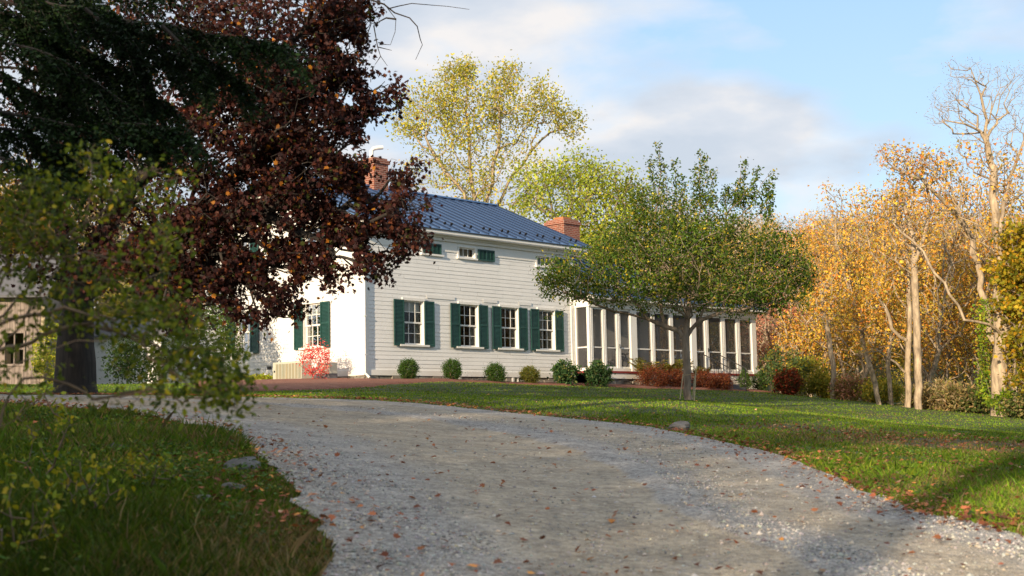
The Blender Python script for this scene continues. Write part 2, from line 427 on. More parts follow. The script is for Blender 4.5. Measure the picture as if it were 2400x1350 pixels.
def skel_mesh(name, s, m, parent=None, loc=(0,0,0), sides=(3, 5, 8), rcut=(.03, .12), flare=0, sel=None):
    P = np.array(s.P); par = np.array(s.par); r = s.r; n = len(P)
    best = np.full(n, -1)
    for i in range(n - 1, 0, -1):
        p = par[i]
        if best[p] < 0 or r[i] > r[best[p]]: best[p] = i
    D = np.zeros((n, 3)); 
    ch = best >= 0
    D[ch] += (P[best[ch]] - P[ch]) / (np.linalg.norm(P[best[ch]] - P[ch], axis=1)[:, None] + 1e-9)
    e = P[1:] - P[par[1:]]; e /= (np.linalg.norm(e, axis=1)[:, None] + 1e-9)
    D[1:] += e; D /= (np.linalg.norm(D, axis=1)[:, None] + 1e-9)
    i = np.arange(1, n); main = best[par[i]] == i
    if sel is not None:
        k = sel(P[i], r[i]); i = i[k]; main = main[k]
    ed = P[i] - P[par[i]]; ed /= (np.linalg.norm(ed, axis=1)[:, None] + 1e-9)
    d0 = np.where(main[:, None], D[par[i]], ed); d1 = D[i]
    r0 = np.where(main, r[par[i]], np.minimum(r[i] * 1.12, r[par[i]])); r1 = r[i]
    ref = np.array([.31, .77, .02])
    def fr(d):
        x = np.cross(d, ref); x /= (np.linalg.norm(x, axis=1)[:, None] + 1e-9); return x, np.cross(d, x)
    Vs = []; Cs = []; Is = []; off = 0
    for kk, ns in enumerate(sides):
        lo = 0 if kk == 0 else rcut[kk - 1]; hi = 9e9 if kk == len(sides) - 1 else rcut[kk]
        q = (r1 >= lo) & (r1 < hi)
        if not q.any(): continue
        x0, y0 = fr(d0[q]); x1, y1 = fr(d1[q]); c = int(q.sum())
        a = 2 * pi * np.arange(ns) / ns; ca, sa = np.cos(a)[None, :, None], np.sin(a)[None, :, None]
        wob = 1 + (.10 * np.sin(3 * a + 1) * (ns > 5))[None, :, None]
        A0 = P[par[i[q]]][:, None] + r0[q][:, None, None] * wob * (ca * x0[:, None] + sa * y0[:, None])
        A1 = P[i[q]][:, None] + r1[q][:, None, None] * wob * (ca * x1[:, None] + sa * y1[:, None])
        V = np.concatenate([A0, A1], 1).reshape(-1, 3)
        b0 = off + np.arange(c)[:, None] * (2 * ns); k = np.arange(ns)[None]; k2 = (k + 1) % ns
        I = np.stack([b0 + k, b0 + k2, b0 + ns + k2, b0 + ns + k], -1).reshape(-1)
        Vs.append(V); Is.append(I); Cs.append(np.full(c * ns, 4)); off += len(V)
    return mesh_np(name, np.concatenate(Vs) - np.array(loc), np.concatenate(Cs), np.concatenate(Is), m, parent, smooth_=True)
def around(pts, n, rad, rng, flat=1.):
    k = rng.randint(0, len(pts), n); v = rng.normal(size=(n, 3)) * rad; v[:, 2] *= flat
    return pts[k] + v
def copy_thing(o, loc, rz=0, sc=1., label=None, group=None):
    r = o.copy(); COL.objects.link(r); r.location = loc; r.rotation_euler = (0, 0, rz); r.scale = (sc, sc, sc)
    if label: r['label'] = label
    if group: r['group'] = group
    for ch in list(o.children):
        c = ch.copy(); COL.objects.link(c); c.parent = r
        for g in ch.children:
            d = g.copy(); COL.objects.link(d); d.parent = c
    return r

# ================================================================== SETTING
# ---- road outline
Lp = [(-1.3, -8), (-1.3, 2)]; Rp = [(5.2, -8), (5.2, 2)]
for a, b in [((770,1350),(2560,1310)),((710,1200),(2100,1185)),((655,1115),(1850,1080)),((590,1058),(1500,1001)),((500,1016),(1150,964)),
             ((400,990),(850,940)),((250,967),(550,933)),((100,953),(250,929)),((0,946),(0,928)),((-200,936),(-200,918))]:
    Lp.append(tuple(hit(*a))); Rp.append(tuple(hit(*b)))
def catmull(pts, k=14):
    pts = [np.array(p, float) for p in pts]; out = []
    for i in range(len(pts) - 1):
        p0 = pts[max(i - 1, 0)]; p1 = pts[i]; p2 = pts[i + 1]; p3 = pts[min(i + 2, len(pts) - 1)]
        for t in np.arange(k) / k:
            out.append(.5 * (2 * p1 + (p2 - p0) * t + (2 * p0 - 5 * p1 + 4 * p2 - p3) * t * t + (3 * p1 - p0 - 3 * p2 + p3) * t ** 3))
    out.append(pts[-1]); return np.array(out)
LC, RC = catmull(Lp), catmull(Rp)
nn = len(LC)
jl = np.convolve(rs.normal(size=nn + 8), np.ones(3) / 3, 'same')[:nn] * .055
jr = np.convolve(rs.normal(size=nn + 8), np.ones(3) / 3, 'same')[:nn] * .10
dirn = (RC - LC) / np.linalg.norm(RC - LC, axis=1)[:, None]
LC2 = LC + dirn * jl[:, None]; RC2 = RC + dirn * jr[:, None]
ROADPOLY = np.concatenate([LC2, RC2[::-1]])
def inpoly(x, y, poly):
    c = np.zeros(len(x), bool); j = len(poly) - 1
    for i in range(len(poly)):
        xi, yi = poly[i]; xj, yj = poly[j]
        if yi != yj:
            k = ((yi > y) != (yj > y)) & (x < (xj - xi) * (y - yi) / (yj - yi) + xi); c ^= k
        j = i
    return c
NA = 40
uu = np.linspace(0, 1, NA)
RP = LC2[:, None, :] * (1 - uu)[None, :, None] + RC2[:, None, :] * uu[None, :, None]
rx, ry = RP[..., 0].ravel(), RP[..., 1].ravel()
edge = np.minimum(uu, 1 - uu)
prof = .02 + .02 * np.sin(np.clip(edge * 8, 0, 1) * pi / 2) + .035 * np.exp(-((uu - .625) / .03) ** 2) * 1. 
rz_ = gz(rx, ry) + np.tile(prof, nn) + .006 * np.sin(rx * 5) * np.sin(ry * 4.3)
ii, jj = np.meshgrid(np.arange(nn - 1), np.arange(NA - 1), indexing='ij')
q0 = (ii * NA + jj).ravel()
idx = np.stack([q0, q0 + 1, q0 + NA + 1, q0 + NA], 1).ravel()
road = mesh_np('gravel_road', np.stack([rx, ry, rz_], 1), np.full(len(q0), 4), idx, M['gravel'], smooth_=True, attr={'across': np.tile(uu, nn)})
tag(road, 'grey gravel driveway curving up to the left', 'driveway', kind='structure')

# ---- ground sheet: fine near, coarse far
def axis(a, b, fine0, fine1, fs, cs0):
    xs = list(np.arange(fine0, fine1 + 1e-6, fs)); s = fs
    x = fine1
    while x < b: s = min(s * 1.12, cs0); x += s; xs.append(x)
    x = fine0; s = fs
    while x > a: s = min(s * 1.12, cs0); x -= s; xs.append(x)
    return np.array(sorted(xs))
gx = axis(-900, 900, -26, 28, .4, 40); gy = axis(-300, 1200, -10, 62, .4, 40)
GX, GY = np.meshgrid(gx, gy, indexing='ij')
GZ = gz(GX.ravel(), GY.ravel()).reshape(GX.shape)
micro = (.012 * np.sin(GX * 2.9 + np.sin(GY * 1.7)) * np.sin(GY * 2.3 + 1)) * ((GX > -26) & (GX < 28) & (GY > -10) & (GY < 62))
onroad = inpoly(GX.ravel(), GY.ravel(), ROADPOLY).reshape(GX.shape)
GZ = GZ + np.where(onroad, -.03, micro)
dirt = np.zeros(GX.shape)
for (px, py, rxx, ryy, s) in [(2130,1045,2.6,1.6,1.), (2300,1040,3.0,1.0,1.), (1950,1010,2.0,2.0,.7), (760,1290,.8,2.0,.8), (700,1180,.5,1.4,.6), (1700,1030,2.,1.2,.6), (1300,965,4.,1.0,.5)]:
    c = hit(px, py); dirt = np.maximum(dirt, s * np.exp(-((GX - c[0]) / rxx) ** 2 - ((GY - c[1]) / ryy) ** 2))
ii, jj = np.meshgrid(np.arange(len(gx) - 1), np.arange(len(gy) - 1), indexing='ij')
q0 = (ii * len(gy) + jj).ravel()
idx = np.stack([q0, q0 + len(gy), q0 + len(gy) + 1, q0 + 1], 1).ravel()
gr = mesh_np('ground', np.stack([GX.ravel(), GY.ravel(), GZ.ravel()], 1), np.full(len(q0), 4), idx, M['ground'], smooth_=True, attr={'dirt': dirt.ravel()})
tag(gr, 'green lawn and rising wooded ground around the house', 'ground', kind='structure')

# ================================================================== HOUSE
D0 = 41.0
HC = np.array([-.1120 * D0, D0])                       # near corner
Rd = np.array([math.sin(AL), math.cos(AL)]); Ld = np.array([-math.cos(AL), math.sin(AL)])
HB = 2.70                                              # base height of the house root
def hw(t, s, z=0):                                     # house local -> world
    p = HC + Rd * t + Ld * s; return np.array([p[0], p[1], z])
house = empty('farmhouse', (HC[0], HC[1], HB), 'white clapboard farmhouse with green shutters and blue metal roof', 'house', rz=pi / 2 - AL)
Z = lambda z: z - HB
LW, WD = 10.0, 8.9                                     # long side, gable side
ZB, ZE = 3.20, 7.86
OV = .42
ZR = 10.05
def mp_front(a, out, z): return (a, -out, Z(z))
def mp_gable(a, out, z): return (-out, a, Z(z))
JR = random.Random(3)
def siding(mb, mp, a0, a1, z0, ztop, openings, course=.131, proud=.014):
    """ztop: constant or function(z)->(amin,amax)"""
    z = z0; proud0 = proud
    while z < (ztop if not callable(ztop) else ZR):
        z1 = z + course
        if callable(ztop):
            l0 = ztop(z); l1 = ztop(z1)
            if l0[0] >= l0[1] - .02: break
            if l1[0] >= l1[1]: c = (l0[0] + l0[1]) / 2; l1 = (c, c)
        else: l0 = l1 = (a0, a1); z1 = min(z1, ztop)
        segs = [(l0[0], l0[1], l1[0], l1[1], z, z1)]
        for (oa0, oa1, oz0, oz1) in openings:
            if oz1 <= z or oz0 >= z1: continue
            out = []
            for (b0, b1, c0, c1, w0, w1) in segs:
                if oa1 <= b0 or oa0 >= b1: out.append((b0, b1, c0, c1, w0, w1)); continue
                out.append((b0, oa0, c0, oa0, w0, w1)); out.append((oa1, b1, oa1, c1, w0, w1))
                if oz0 > w0: out.append((oa0, oa1, oa0, oa1, w0, oz0))
                if oz1 < w1: out.append((oa0, oa1, oa0, oa1, oz1, w1))
            segs = out
        segs2 = []
        for (b0, b1, c0, c1, w0, w1) in segs:      # butt joints at random places
            while min(b1, c1) - max(b0, c0) > 2.6:
                q = max(b0, c0) + JR.uniform(1.1, 2.4); segs2.append((b0, q - .0025, c0, q - .0025, w0, w1)); b0 = c0 = q
            segs2.append((b0, b1, c0, c1, w0, w1))
        for (b0, b1, c0, c1, w0, w1) in segs2:
            if b1 - b0 < .005: continue
            proud = proud0 + JR.uniform(-.004, .004)
            o0 = proud - (w0 - z) / course * (proud - .004); o1 = proud - (w1 - z) / course * (proud - .004)
            mb.poly([mp(b0, o0, w0), mp(b1, o0, w0), mp(c1, o1, w1), mp(c0, o1, w1)])
            if w0 == z: mb.poly([mp(b0, -.002, w0), mp(b1, -.002, w0), mp(b1, o0, w0), mp(b0, o0, w0)])
        z = z1
WZ0, WZ1 = 4.08, 5.50
frontwin = [(1.58, 2.47), (4.10, 5.00), (6.10, 7.00), (8.06, 8.94)]
gabwin = [(2.13, 3.03), (5.92, 6.80)]
eyebrow = [(2.45, 3.30), (4.12, 4.90), (8.05, 8.83)]
EZ0, EZ1 = 7.09, 7.43
FRZ = 7.22
op_front = [(a, b, WZ0, WZ1) for a, b in frontwin] + [(a, b, EZ0, EZ1) for a, b in eyebrow]
op_gable = [(a, b, WZ0, WZ1) for a, b in gabwin] + [(a, b, 6.72, 8.02) for a, b in gabwin]
sl = (ZR - ZE) / (WD / 2 + OV)
def gable_lim(z):
    if z < ZE - .1: return (0, WD)
    h = (z - (ZE - .1)) / sl; return (h - .1, WD - h + .1)
mb = MB()
siding(mb, mp_front, 0, LW, ZB, FRZ, op_front)
siding(mb, mp_gable, 0, WD, ZB, gable_lim, op_gable)
mb.build('clapboard_wall', M['siding'], house)
# rear and far walls, floor
mb = MB(); mb.box(LW - .12, LW - .01, .05, WD, Z(2.6), Z(7.6)); mb.box(0.03, LW - .1, WD - .1, WD, Z(2.6), Z(7.6))
mb.build('rear_wall', M['siding'], house)
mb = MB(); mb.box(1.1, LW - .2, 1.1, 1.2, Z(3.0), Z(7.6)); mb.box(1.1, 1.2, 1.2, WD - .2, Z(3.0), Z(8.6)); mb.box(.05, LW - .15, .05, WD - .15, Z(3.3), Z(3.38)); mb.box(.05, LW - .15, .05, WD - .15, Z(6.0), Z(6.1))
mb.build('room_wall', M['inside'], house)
# corner boards, frieze, cornice
mb = MB()
mb.box(-.04, .10, -.045, .0, Z(ZB), Z(7.5)); mb.box(-.045, 0, .0005, .16, Z(ZB), Z(7.5))
mb.box(LW - .14, LW + .02, -.045, .0, Z(ZB), Z(7.5)); mb.box(-.045, .0, WD - .16, WD, Z(ZB), Z(7.5))
mb.box(-.01, LW + .01, -.06, -.002, Z(3.08), Z(ZB + .05)); mb.box(-.06, -.012, 0, WD, Z(3.08), Z(ZB + .05))
mb.build('corner_board', M['trim'], house)
mb = MB()
cuts = sorted([(a - .06, b + .06) for a, b in eyebrow]); x = .1005
for a, b in cuts + [(LW - .1405, LW)]:
    mb.box(x, a, -.035, -.001, Z(FRZ), Z(7.56)); x = b
for a, b in cuts: mb.box(a, b, -.035, -.001, Z(EZ1 + .03), Z(7.56))
mb.box(-OV + .02, LW + OV - .02, -.12, -.0, Z(7.561), Z(7.66)); mb.box(-OV + .02, LW + OV - .02, -.20, 0, Z(7.661), Z(7.72))
mb.box(-OV, LW + OV, -OV, 0, Z(7.721), Z(7.745)); mb.box(-OV, LW + OV, -OV - .02, -OV + .03, Z(7.746), Z(7.87))
mb.build('cornice', M['trim'], house)
# gable rake boards and soffit
for sgn in (0, 1):
    A = (-OV if not sgn else WD + OV, ZE); B = (WD / 2, ZR)
    for nm, x0, dz0, dz1, th in (('rake_board', -OV - .03, -.17, -.02, .05), ('rake_frieze', -.05, -.36, -.16, .03), ('far_rake_board', LW + OV, -.17, -.02, .04)):
        MB().slab([(x0, A[0], Z(A[1] + dz0)), (x0, B[0], Z(B[1] + dz0)), (x0, B[0], Z(B[1] + dz1)), (x0, A[0], Z(A[1] + dz1))], (th, 0, 0)).build(nm, M['trim'], house)
    MB().slab([(-OV + .02, A[0], Z(A[1] - .11)), (-.001, A[0], Z(A[1] - .11)), (-.001, B[0], Z(B[1] - .11)), (-OV + .02, B[0], Z(B[1] - .11))], (0, 0, .03)).build('soffit', M['trim'], house)
# cornice returns at the gable foot
for q0_, q1_ in ((-OV + .03, .55), (WD - .5, WD + OV - .03)): MB().box(-OV - .032, -.001, q0_, q1_, Z(7.50), Z(7.66)).build('cornice_return', M['trim'], house)
# far gable infill
mb = MB().slab([(LW - .1, 0.05, Z(7.55)), (LW - .1, WD - .05, Z(7.55)), (LW - .1, WD / 2, Z(ZR - .2))], (.08, 0, 0)); mb.build('gable_wall', M['siding'], house)
# roof with seams
def seam_roof(name, x0, x1, y0, z0, y1, z1, parent, spacing=.46, guards=True, th=.035):
    mb = MB(); sm = MB()
    mb.slab([(x0, y0, Z(z0)), (x1, y0, Z(z0)), (x1, y1, Z(z1)), (x0, y1, Z(z1))], (0, 0, -th))
    n = int(round((x1 - x0) / spacing)); d = np.array([0, y1 - y0, z1 - z0]); L = np.linalg.norm(d); d = d / L
    nrm = np.array([0, -d[2], d[1]]) * (1 if y1 > y0 else -1)
    for i in range(n + 1):
        x = x0 + .012 + (x1 - x0 - .024) * i / n
        a = np.array([x, y0, Z(z0)]) + nrm * .002; b = np.array([x, y1, Z(z1)]) + nrm * .002
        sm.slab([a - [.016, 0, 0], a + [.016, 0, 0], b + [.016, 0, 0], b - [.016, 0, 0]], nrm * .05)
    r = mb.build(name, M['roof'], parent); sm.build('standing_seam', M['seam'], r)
    if guards:
        proto = None
        for i in range(2 * int((x1 - x0) / .92)):
            x = x0 + .15 + .92 * (i // 2) + (.31 if i % 2 else 0)
            c = np.array([x, y0, Z(z0)]) + d * .42 + nrm * .045
            if proto is None:
                ring = [np.array([.055 * math.cos(a), 0, 0]) + nrm * (.055 + .055 * math.sin(a)) for a in np.linspace(0, 2 * pi, 9)[:-1]]
                proto = MB().slab(ring, d * .03).build('snow_guard', M['iron'], r); proto.location = c
            else:
                k = proto.copy(); COL.objects.link(k); k.parent = r; k.location = c
    return r
seam_roof('roof', -OV, LW + OV + .25, -OV - .05, ZE + .03, WD / 2, ZR + .02, house)
seam_roof('roof', -OV, LW + OV + .25, WD + OV + .05, ZE + .03, WD / 2 + .002, ZR + .02, house, guards=False)
MB().bar((-OV - .01, WD / 2, Z(ZR + .06)), (LW + OV + .26, WD / 2, Z(ZR + .06)), .22, .05).build('ridge_cap', M['roof'], house)
# ice edge: dark drip under the metal
MB().box(-OV - .01, LW + OV + .25, -OV - .055, -OV - .021, Z(7.84), Z(7.872)).build('drip_edge', M['iron'], house)

# windows
def window(mp, a0, a1, z0, z1, cols, rows, double=True, shade=0, curtain=None, big=True):
    c = .055
    fr = MB()
    def bx(mb, A0, A1, o0, o1, B0, B1):
        p, q = mp(A0, o0, B0), mp(A1, o1, B1)
        mb.box(min(p[0], q[0]), max(p[0], q[0]), min(p[1], q[1]), max(p[1], q[1]), min(p[2], q[2]), max(p[2], q[2]))
    ot = .05 if big else .042
    bx(fr, a0 - c, a0 + .012, -.10, ot, z0, z1 + .0); bx(fr, a1 - .012, a1 + c, -.10, ot, z0, z1)
    bx(fr, a0 - c, a1 + c, -.10, ot + .006, z1 + .001, z1 + (.09 if big else .05))
    bx(fr, a0 - c - (.14 if big else .03), a1 + c + (.14 if big else .03), -.10, ot + .05, z0 - .06, z0 - .001)
    f = fr.build('window', M['trim'], house)
    s = MB(); g0, g1 = a0 + .013, a1 - .013; zm = (z0 + z1) / 2
    def sash(zl, zh, o, r):
        w = .042
        bx(s, g0, g0 + w, o - .03, o, zl, zh); bx(s, g1 - w, g1, o - .03, o, zl, zh)
        bx(s, g0 + w, g1 - w, o - .03, o, zl, zl + w + .01); bx(s, g0 + w, g1 - w, o - .03, o, zh - w, zh)
        for k in range(1, cols):
            x = g0 + w + (g1 - g0 - 2 * w) * k / cols; bx(s, x - .010, x + .010, o - .026, o - .003, zl + w + .01, zh - w)
        for k in range(1, r):
            z = zl + w + .01 + (zh - zl - 2 * w - .01) * k / r; bx(s, g0 + w, g1 - w, o - .025, o - .005, z - .010, z + .010)
    if double: sash(zm - .02, z1, -.035, rows); sash(z0, zm + .02, -.07, rows)
    else: sash(z0, z1, -.035, 1)
    s.build('sash', M['trim'], f)
    p = MB()
    if double:
        p.poly([mp(g0, -.052, zm), mp(g1, -.052, zm), mp(g1, -.052, z1), mp(g0, -.052, z1)]); p.poly([mp(g0, -.086, z0), mp(g1, -.086, z0), mp(g1, -.086, zm), mp(g0, -.086, zm)])
    else: p.poly([mp(g0, -.052, z0), mp(g1, -.052, z0), mp(g1, -.052, z1), mp(g0, -.052, z1)])
    p.build('pane', M['glass'], f)
    if shade:
        q = MB(); bx(q, g0 + .01, g1 - .01, -.16, -.15, z1 - shade, z1); q.build('roller_shade', M['shade'], f)
    if curtain:
        for (u0, u1) in curtain:
            q = MB(); n = 14; pts = []
            for i in range(n + 1):
                t = i / n; a = g0 + (g1 - g0) * (u0 + (u1 - u0) * t); pts.append((a, -.22 + .03 * math.sin(t * 21 * (u1 - u0) / .3)))
            for i in range(n): q.poly([mp(pts[i][0], pts[i][1], z0 - .1), mp(pts[i+1][0], pts[i+1][1], z0 - .1), mp(pts[i+1][0], pts[i+1][1], z1), mp(pts[i][0], pts[i][1], z1)])
            q.build('curtain', M['curtain'], f)
    return f
def shutter(mp, a0, a1, z0, z1, panels='louver', lean=0.):
    s = MB(); w = .048
    def bx(A0, A1, o0, o1, B0, B1, tilt=0):
        pts = [mp(A0, o0, B0), mp(A1, o0, B0), mp(A1, o0 + tilt, B1), mp(A0, o0 + tilt, B1)]
        a, b = np.array(mp(0, 0, 0)), np.array(mp(0, 1, 0)); s.slab(pts, (b - a) * (o1 - o0))
    o0, o1 = .052, .085
    bx(a0, a0 + w, o0, o1, z0, z1); bx(a1 - w, a1, o0, o1, z0, z1)
    if panels == 'louver':
        zm = z0 + (z1 - z0) * .53
        for zl, zh in ((z0, z0 + .08), (zm - .03, zm + .03), (z1 - .055, z1)): bx(a0 + w, a1 - w, o0, o1 - .002, zl, zh)
        for zl, zh in ((z0 + .08, zm - .03), (zm + .03, z1 - .055)):
            n = int((zh - zl) / .042)
            for i in range(n):
                b = zl + (zh - zl) * i / n; bx(a0 + w, a1 - w, o1 - .012, o1 - .006, b + .002, b + .036, -.020)
        bx(a0 + w, a1 - w, o0 - .002, o0 + .004, z0 + .08, z1 - .05)
    else:
        am = (a0 + a1) / 2
        for zl, zh in ((z0, z0 + .045), (z1 - .04, z1)): bx(a0 + w, a1 - w, o0, o1 - .002, zl, zh)
        bx(am - .025, am + .025, o0, o1 - .002, z0 + .045, z1 - .04)
        for A, B in ((a0 + w, am - .025), (am + .025, a1 - w)):
            n = 7
            for i in range(n):
                b = z0 + .045 + (z1 - z0 - .085) * i / n; bx(A, B, o1 - .014, o1 - .008, b + .003, b + .032, -.018)
            bx(A, B, o0 - .002, o0 + .004, z0 + .045, z1 - .04)
            bx((A + B) / 2 - .008, (A + B) / 2 + .008, o1 - .005, o1 + .006, z0 + .06, z1 - .06)
    return s.build('shutter', M['green_paint'], house)
sh_sets = [(.62, [(.78, 1.0)]), (0, [(.8, 1.0), (0, .1)]), (0, [(.76, 1.0)]), (0, [(.3, .62), (.72, 1.)])]
for (a, b), (shd, cu) in zip(frontwin, sh_sets):
    window(mp_front, a, b, WZ0, WZ1, 3, 2, shade=shd if shd == 0 else .36, curtain=cu)
    shutter(mp_front, a - .44, a - .005, 4.03, 5.515); shutter(mp_front, b + .005, b + .44, 4.03, 5.515)
for i, (a, b) in enumerate(gabwin):
    window(mp_gable, a, b, WZ0, WZ1, 3, 2, shade=.38 if i == 0 else 0, curtain=[(.0, .2), (.8, 1.)])
    window(mp_gable, a, b, 6.72, 8.02, 3, 2)
    for z0, z1 in ((4.03, 5.515), (6.67, 8.03)):
        shutter(mp_gable, a - .46, a - .005, z0, z1); shutter(mp_gable, b + .005, b + .46, z0, z1)
for i, (a, b) in enumerate(eyebrow):
    window(mp_front, a, b, EZ0, EZ1, 3, 1, double=False, big=False, curtain=[(0, 1.)])
shutter(mp_front, 2.49, 3.27, 7.05, 7.44, 'panel')
shutter(mp_front, 5.02, 5.82, 7.04, 7.43, 'panel'); shutter(mp_front, 8.94, 9.72, 7.04, 7.43, 'panel')
# board steps over the ground floor windows (old patched clapboards)
for a, b in ((2.6, 3.9), (5.25, 5.95), (7.05, 7.7)): MB().box(a, b, -.0345, -.028, Z(5.62), Z(5.73)).build('patch_board', M['siding'], house)
# downspout
mb = MB(); mb.tube([(-.13, -.02, Z(7.62)), (-.13, -.02, Z(7.3)), (-.10, -.085, Z(7.0)), (-.10, -.085, Z(3.15)), (-.02, -.19, Z(3.0))], .042, 10)
for z in (6.2, 4.9, 3.7): mb.box(-.155, -.045, -.135, -.03, Z(z), Z(z + .03))
mb.build('downspout', M['ply'], house)
# foundation of irregular stones
def stones(name, p0, p1, z0, z1, out, parent, rng, h=.16, mt='stone'):
    mb = MB(); d = np.subtract(p1, p0); L = np.hypot(*d); u = d / L; nrm = np.array([u[1], -u[0]])
    z = z0
    while z < z1:
        hh = min(h * rng.uniform(.75, 1.2), z1 - z); x = 0
        while x < L:
            w = min(rng.uniform(.22, .6), L - x)
            o = out + rng.uniform(-.02, .035)
            a = np.array(p0) + u * (x + .008); b = np.array(p0) + u * (x + w - .008); n = len(mb.v)
            c = [a - nrm * .1, b - nrm * .1, b + nrm * o, a + nrm * o]; ci = [a - nrm * .1, b - nrm * .1, b + nrm * (o - .0) - u * .02, a + nrm * o + u * .02]
            mb.v += [(q[0], q[1], Z(z + .006)) for q in c] + [(q[0], q[1], Z(z + hh * .97)) for q in ci]
            mb.f += [(n,n+1,n+2,n+3),(n+4,n+7,n+6,n+5),(n,n+4,n+5,n+1),(n+1,n+5,n+6,n+2),(n+2,n+6,n+7,n+3),(n+3,n+7,n+4,n)]
            x += w
        z += hh
    return mb.build(name, M[mt], parent)
stones('stone_foundation', (.02, -.0), (3.45, 0), 2.5, 3.08, .02, house, rs)
stones('stone_foundation', (4.15, 0), (6.6, 0), 2.5, 3.08, .02, house, rs)
stones('stone_foundation', (7.5, 0), (10, 0), 2.5, 3.08, .02, house, rs)
stones('stone_foundation', (0, WD), (0, .0), 2.5, 3.08, .02, house, rs)
for a in (3.47, 6.62):
    mb = MB(); mb.box(a, a + .66 + (.2 if a > 5 else 0), -.05, .1, Z(2.5), Z(2.82)); mb.box(a, a + .1, -.05, .1, Z(2.82), Z(3.07)); mb.box(a + .56, a + .66 + (.2 if a > 5 else 0), -.05, .1, Z(2.82), Z(3.07)); mb.box(a + .31, a + .35, -.03, .06, Z(2.82), Z(3.07))
    f = mb.build('basement_window', M['trim'], house)
    MB().box(a + .1, a + .56, .0, .02, Z(2.82), Z(3.07)).build('pane', M['glass'], f)
# chimneys
def chimney(x, y, w, z0, z1, cap=True):
    mb = MB(); mb.box(x - w/2, x + w/2, y - w/2, y + w/2, Z(z0), Z(z1 - .22))
    mb.box(x - w/2 - .05, x + w/2 + .05, y - w/2 - .05, y + w/2 + .05, Z(z1 - .219), Z(z1 - .08)); mb.box(x - w/2 + .02, x + w/2 - .02, y - w/2 + .02, y + w/2 - .02, Z(z1 - .079), Z(z1))
    return mb.build('chimney', M['brick'], house)
c1 = chimney(4.35, WD / 2, .68, 9.4, 11.13)
MB().tube([(4.2, WD/2, Z(11.13)), (4.2, WD/2, Z(11.42)), (4.26, WD/2 - .05, Z(11.5)), (4.36, WD/2 - .12, Z(11.53)), (4.56, WD/2 - .2, Z(11.56))], .075, 10).build('flue_pipe', M['ply'], c1)
c2 = chimney(14.2, 4.0, 1.0, 2.7, 9.78)
M['clay'] = simple('clay_pot', (.42, .17, .07), .8)
MB().box(13.95, 14.45, 3.75, 4.25, Z(9.781), Z(9.9)).build('clay_cap', M['clay'], c2)

# side wing with gabled roof
mb = MB(); WX1 = 15.0
def wing_lim(z): return (10.0, WX1)
mpw = lambda a, out, z: (a, .35 - out, Z(z))
siding(mb, mpw, 10.02, WX1, 3.3, 6.72, [])
mb.box(WX1 - .1, WX1, .36, 4.5, Z(2.8), Z(6.7)); mb.box(10.02, WX1, 4.4, 4.5, Z(2.8), Z(6.7))
mb.slab([(WX1 - .1, .36, Z(6.7)), (WX1 - .1, 4.5, Z(6.7)), (WX1 - .1, 2.42, Z(7.8))], (.09, 0, 0))
mb.build('wing_wall', M['siding'], house)
MB().box(10.02, WX1 + .3, .03, .34, Z(6.60), Z(6.76)).build('wing_fascia', M['trim'], house)
seam_roof('wing_roof', 10.02, WX1 + .35, .0, 6.80, 2.42, 7.96, house, guards=False)
seam_roof('wing_roof', 10.02, WX1 + .35, 4.84, 6.80, 2.422, 7.96, house, guards=False)
# porch
PY, PX0, PX1, PBK = -.75, 10.04, 21.1, 4.4
mb = MB(); mb.box(PX0 - .05, PX1 + .05, PY - .06, PBK, Z(3.255), Z(3.33)); mb.build('porch_floor', M['red'], house)
mb = MB(); mb.box(PX0, PX1, PY - .02, PY + .06, Z(3.05), Z(3.254)); mb.box(PX1 - .06, PX1, PY + .061, PBK, Z(3.05), Z(3.254))
mb.box(PX0, PX1, PY, PY + .1, Z(3.331), Z(3.44)); mb.box(PX1 - .1, PX1, PY + .101, PBK, Z(3.331), Z(3.44)); mb.box(PX0, PX0 + .1, PY + .101, -.04, Z(3.331), Z(3.44))
mb.build('porch_skirt', M['trim'], house)
stones('porch_foundation', (PX0 + .05, PY + .06), (17.9, PY + .06), 2.2, 3.05, .02, house, rs, h=.13)
# lattice under the right end
mb = MB()
for i in range(34):
    x = 18.0 + i * .095
    mb.bar((x, PY + .03, Z(2.35)), (x, PY + .03, Z(3.05)), .035, .012)
for i in range(7):
    mb.bar((17.95, PY + .015, Z(2.4 + i * .1)), (PX1, PY + .015, Z(2.4 + i * .1)), .012, .035)
mb.build('lattice', M['trim'], house)
mb = MB(); mb.box(PX0 - .03, PX1 + .03, PY - .03, PY + .16, Z(5.66), Z(5.93)); mb.box(PX1 - .16, PX1 + .03, PY + .161, PBK, Z(5.66), Z(5.93)); mb.box(15.01, PX1 - .161, PBK - .16, PBK, Z(5.66), Z(5.93)); mb.box(PX0 - .03, PX0 + .12, PY + .161, -.05, Z(5.66), Z(5.93))
mb.box(PX0 - .15, PX1 + .35, PY - .38, PY - .03, Z(5.931), Z(6.06)); mb.box(PX1 + .031, PX1 + .35, PY - .029, PBK, Z(5.931), Z(6.06))
mb.build('porch_beam', M['trim'], house)
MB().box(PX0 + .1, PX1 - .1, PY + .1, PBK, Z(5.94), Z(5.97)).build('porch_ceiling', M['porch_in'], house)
posts = [(10.04, 10.26), (10.84, 11.03), (11.66, 11.87), (12.47, 12.84), (13.80, 14.0), (15.0, 15.2), (16.38, 16.72), (17.37, 17.62), (18.55, 18.82), (19.66, 19.92), (20.78, 21.1)]
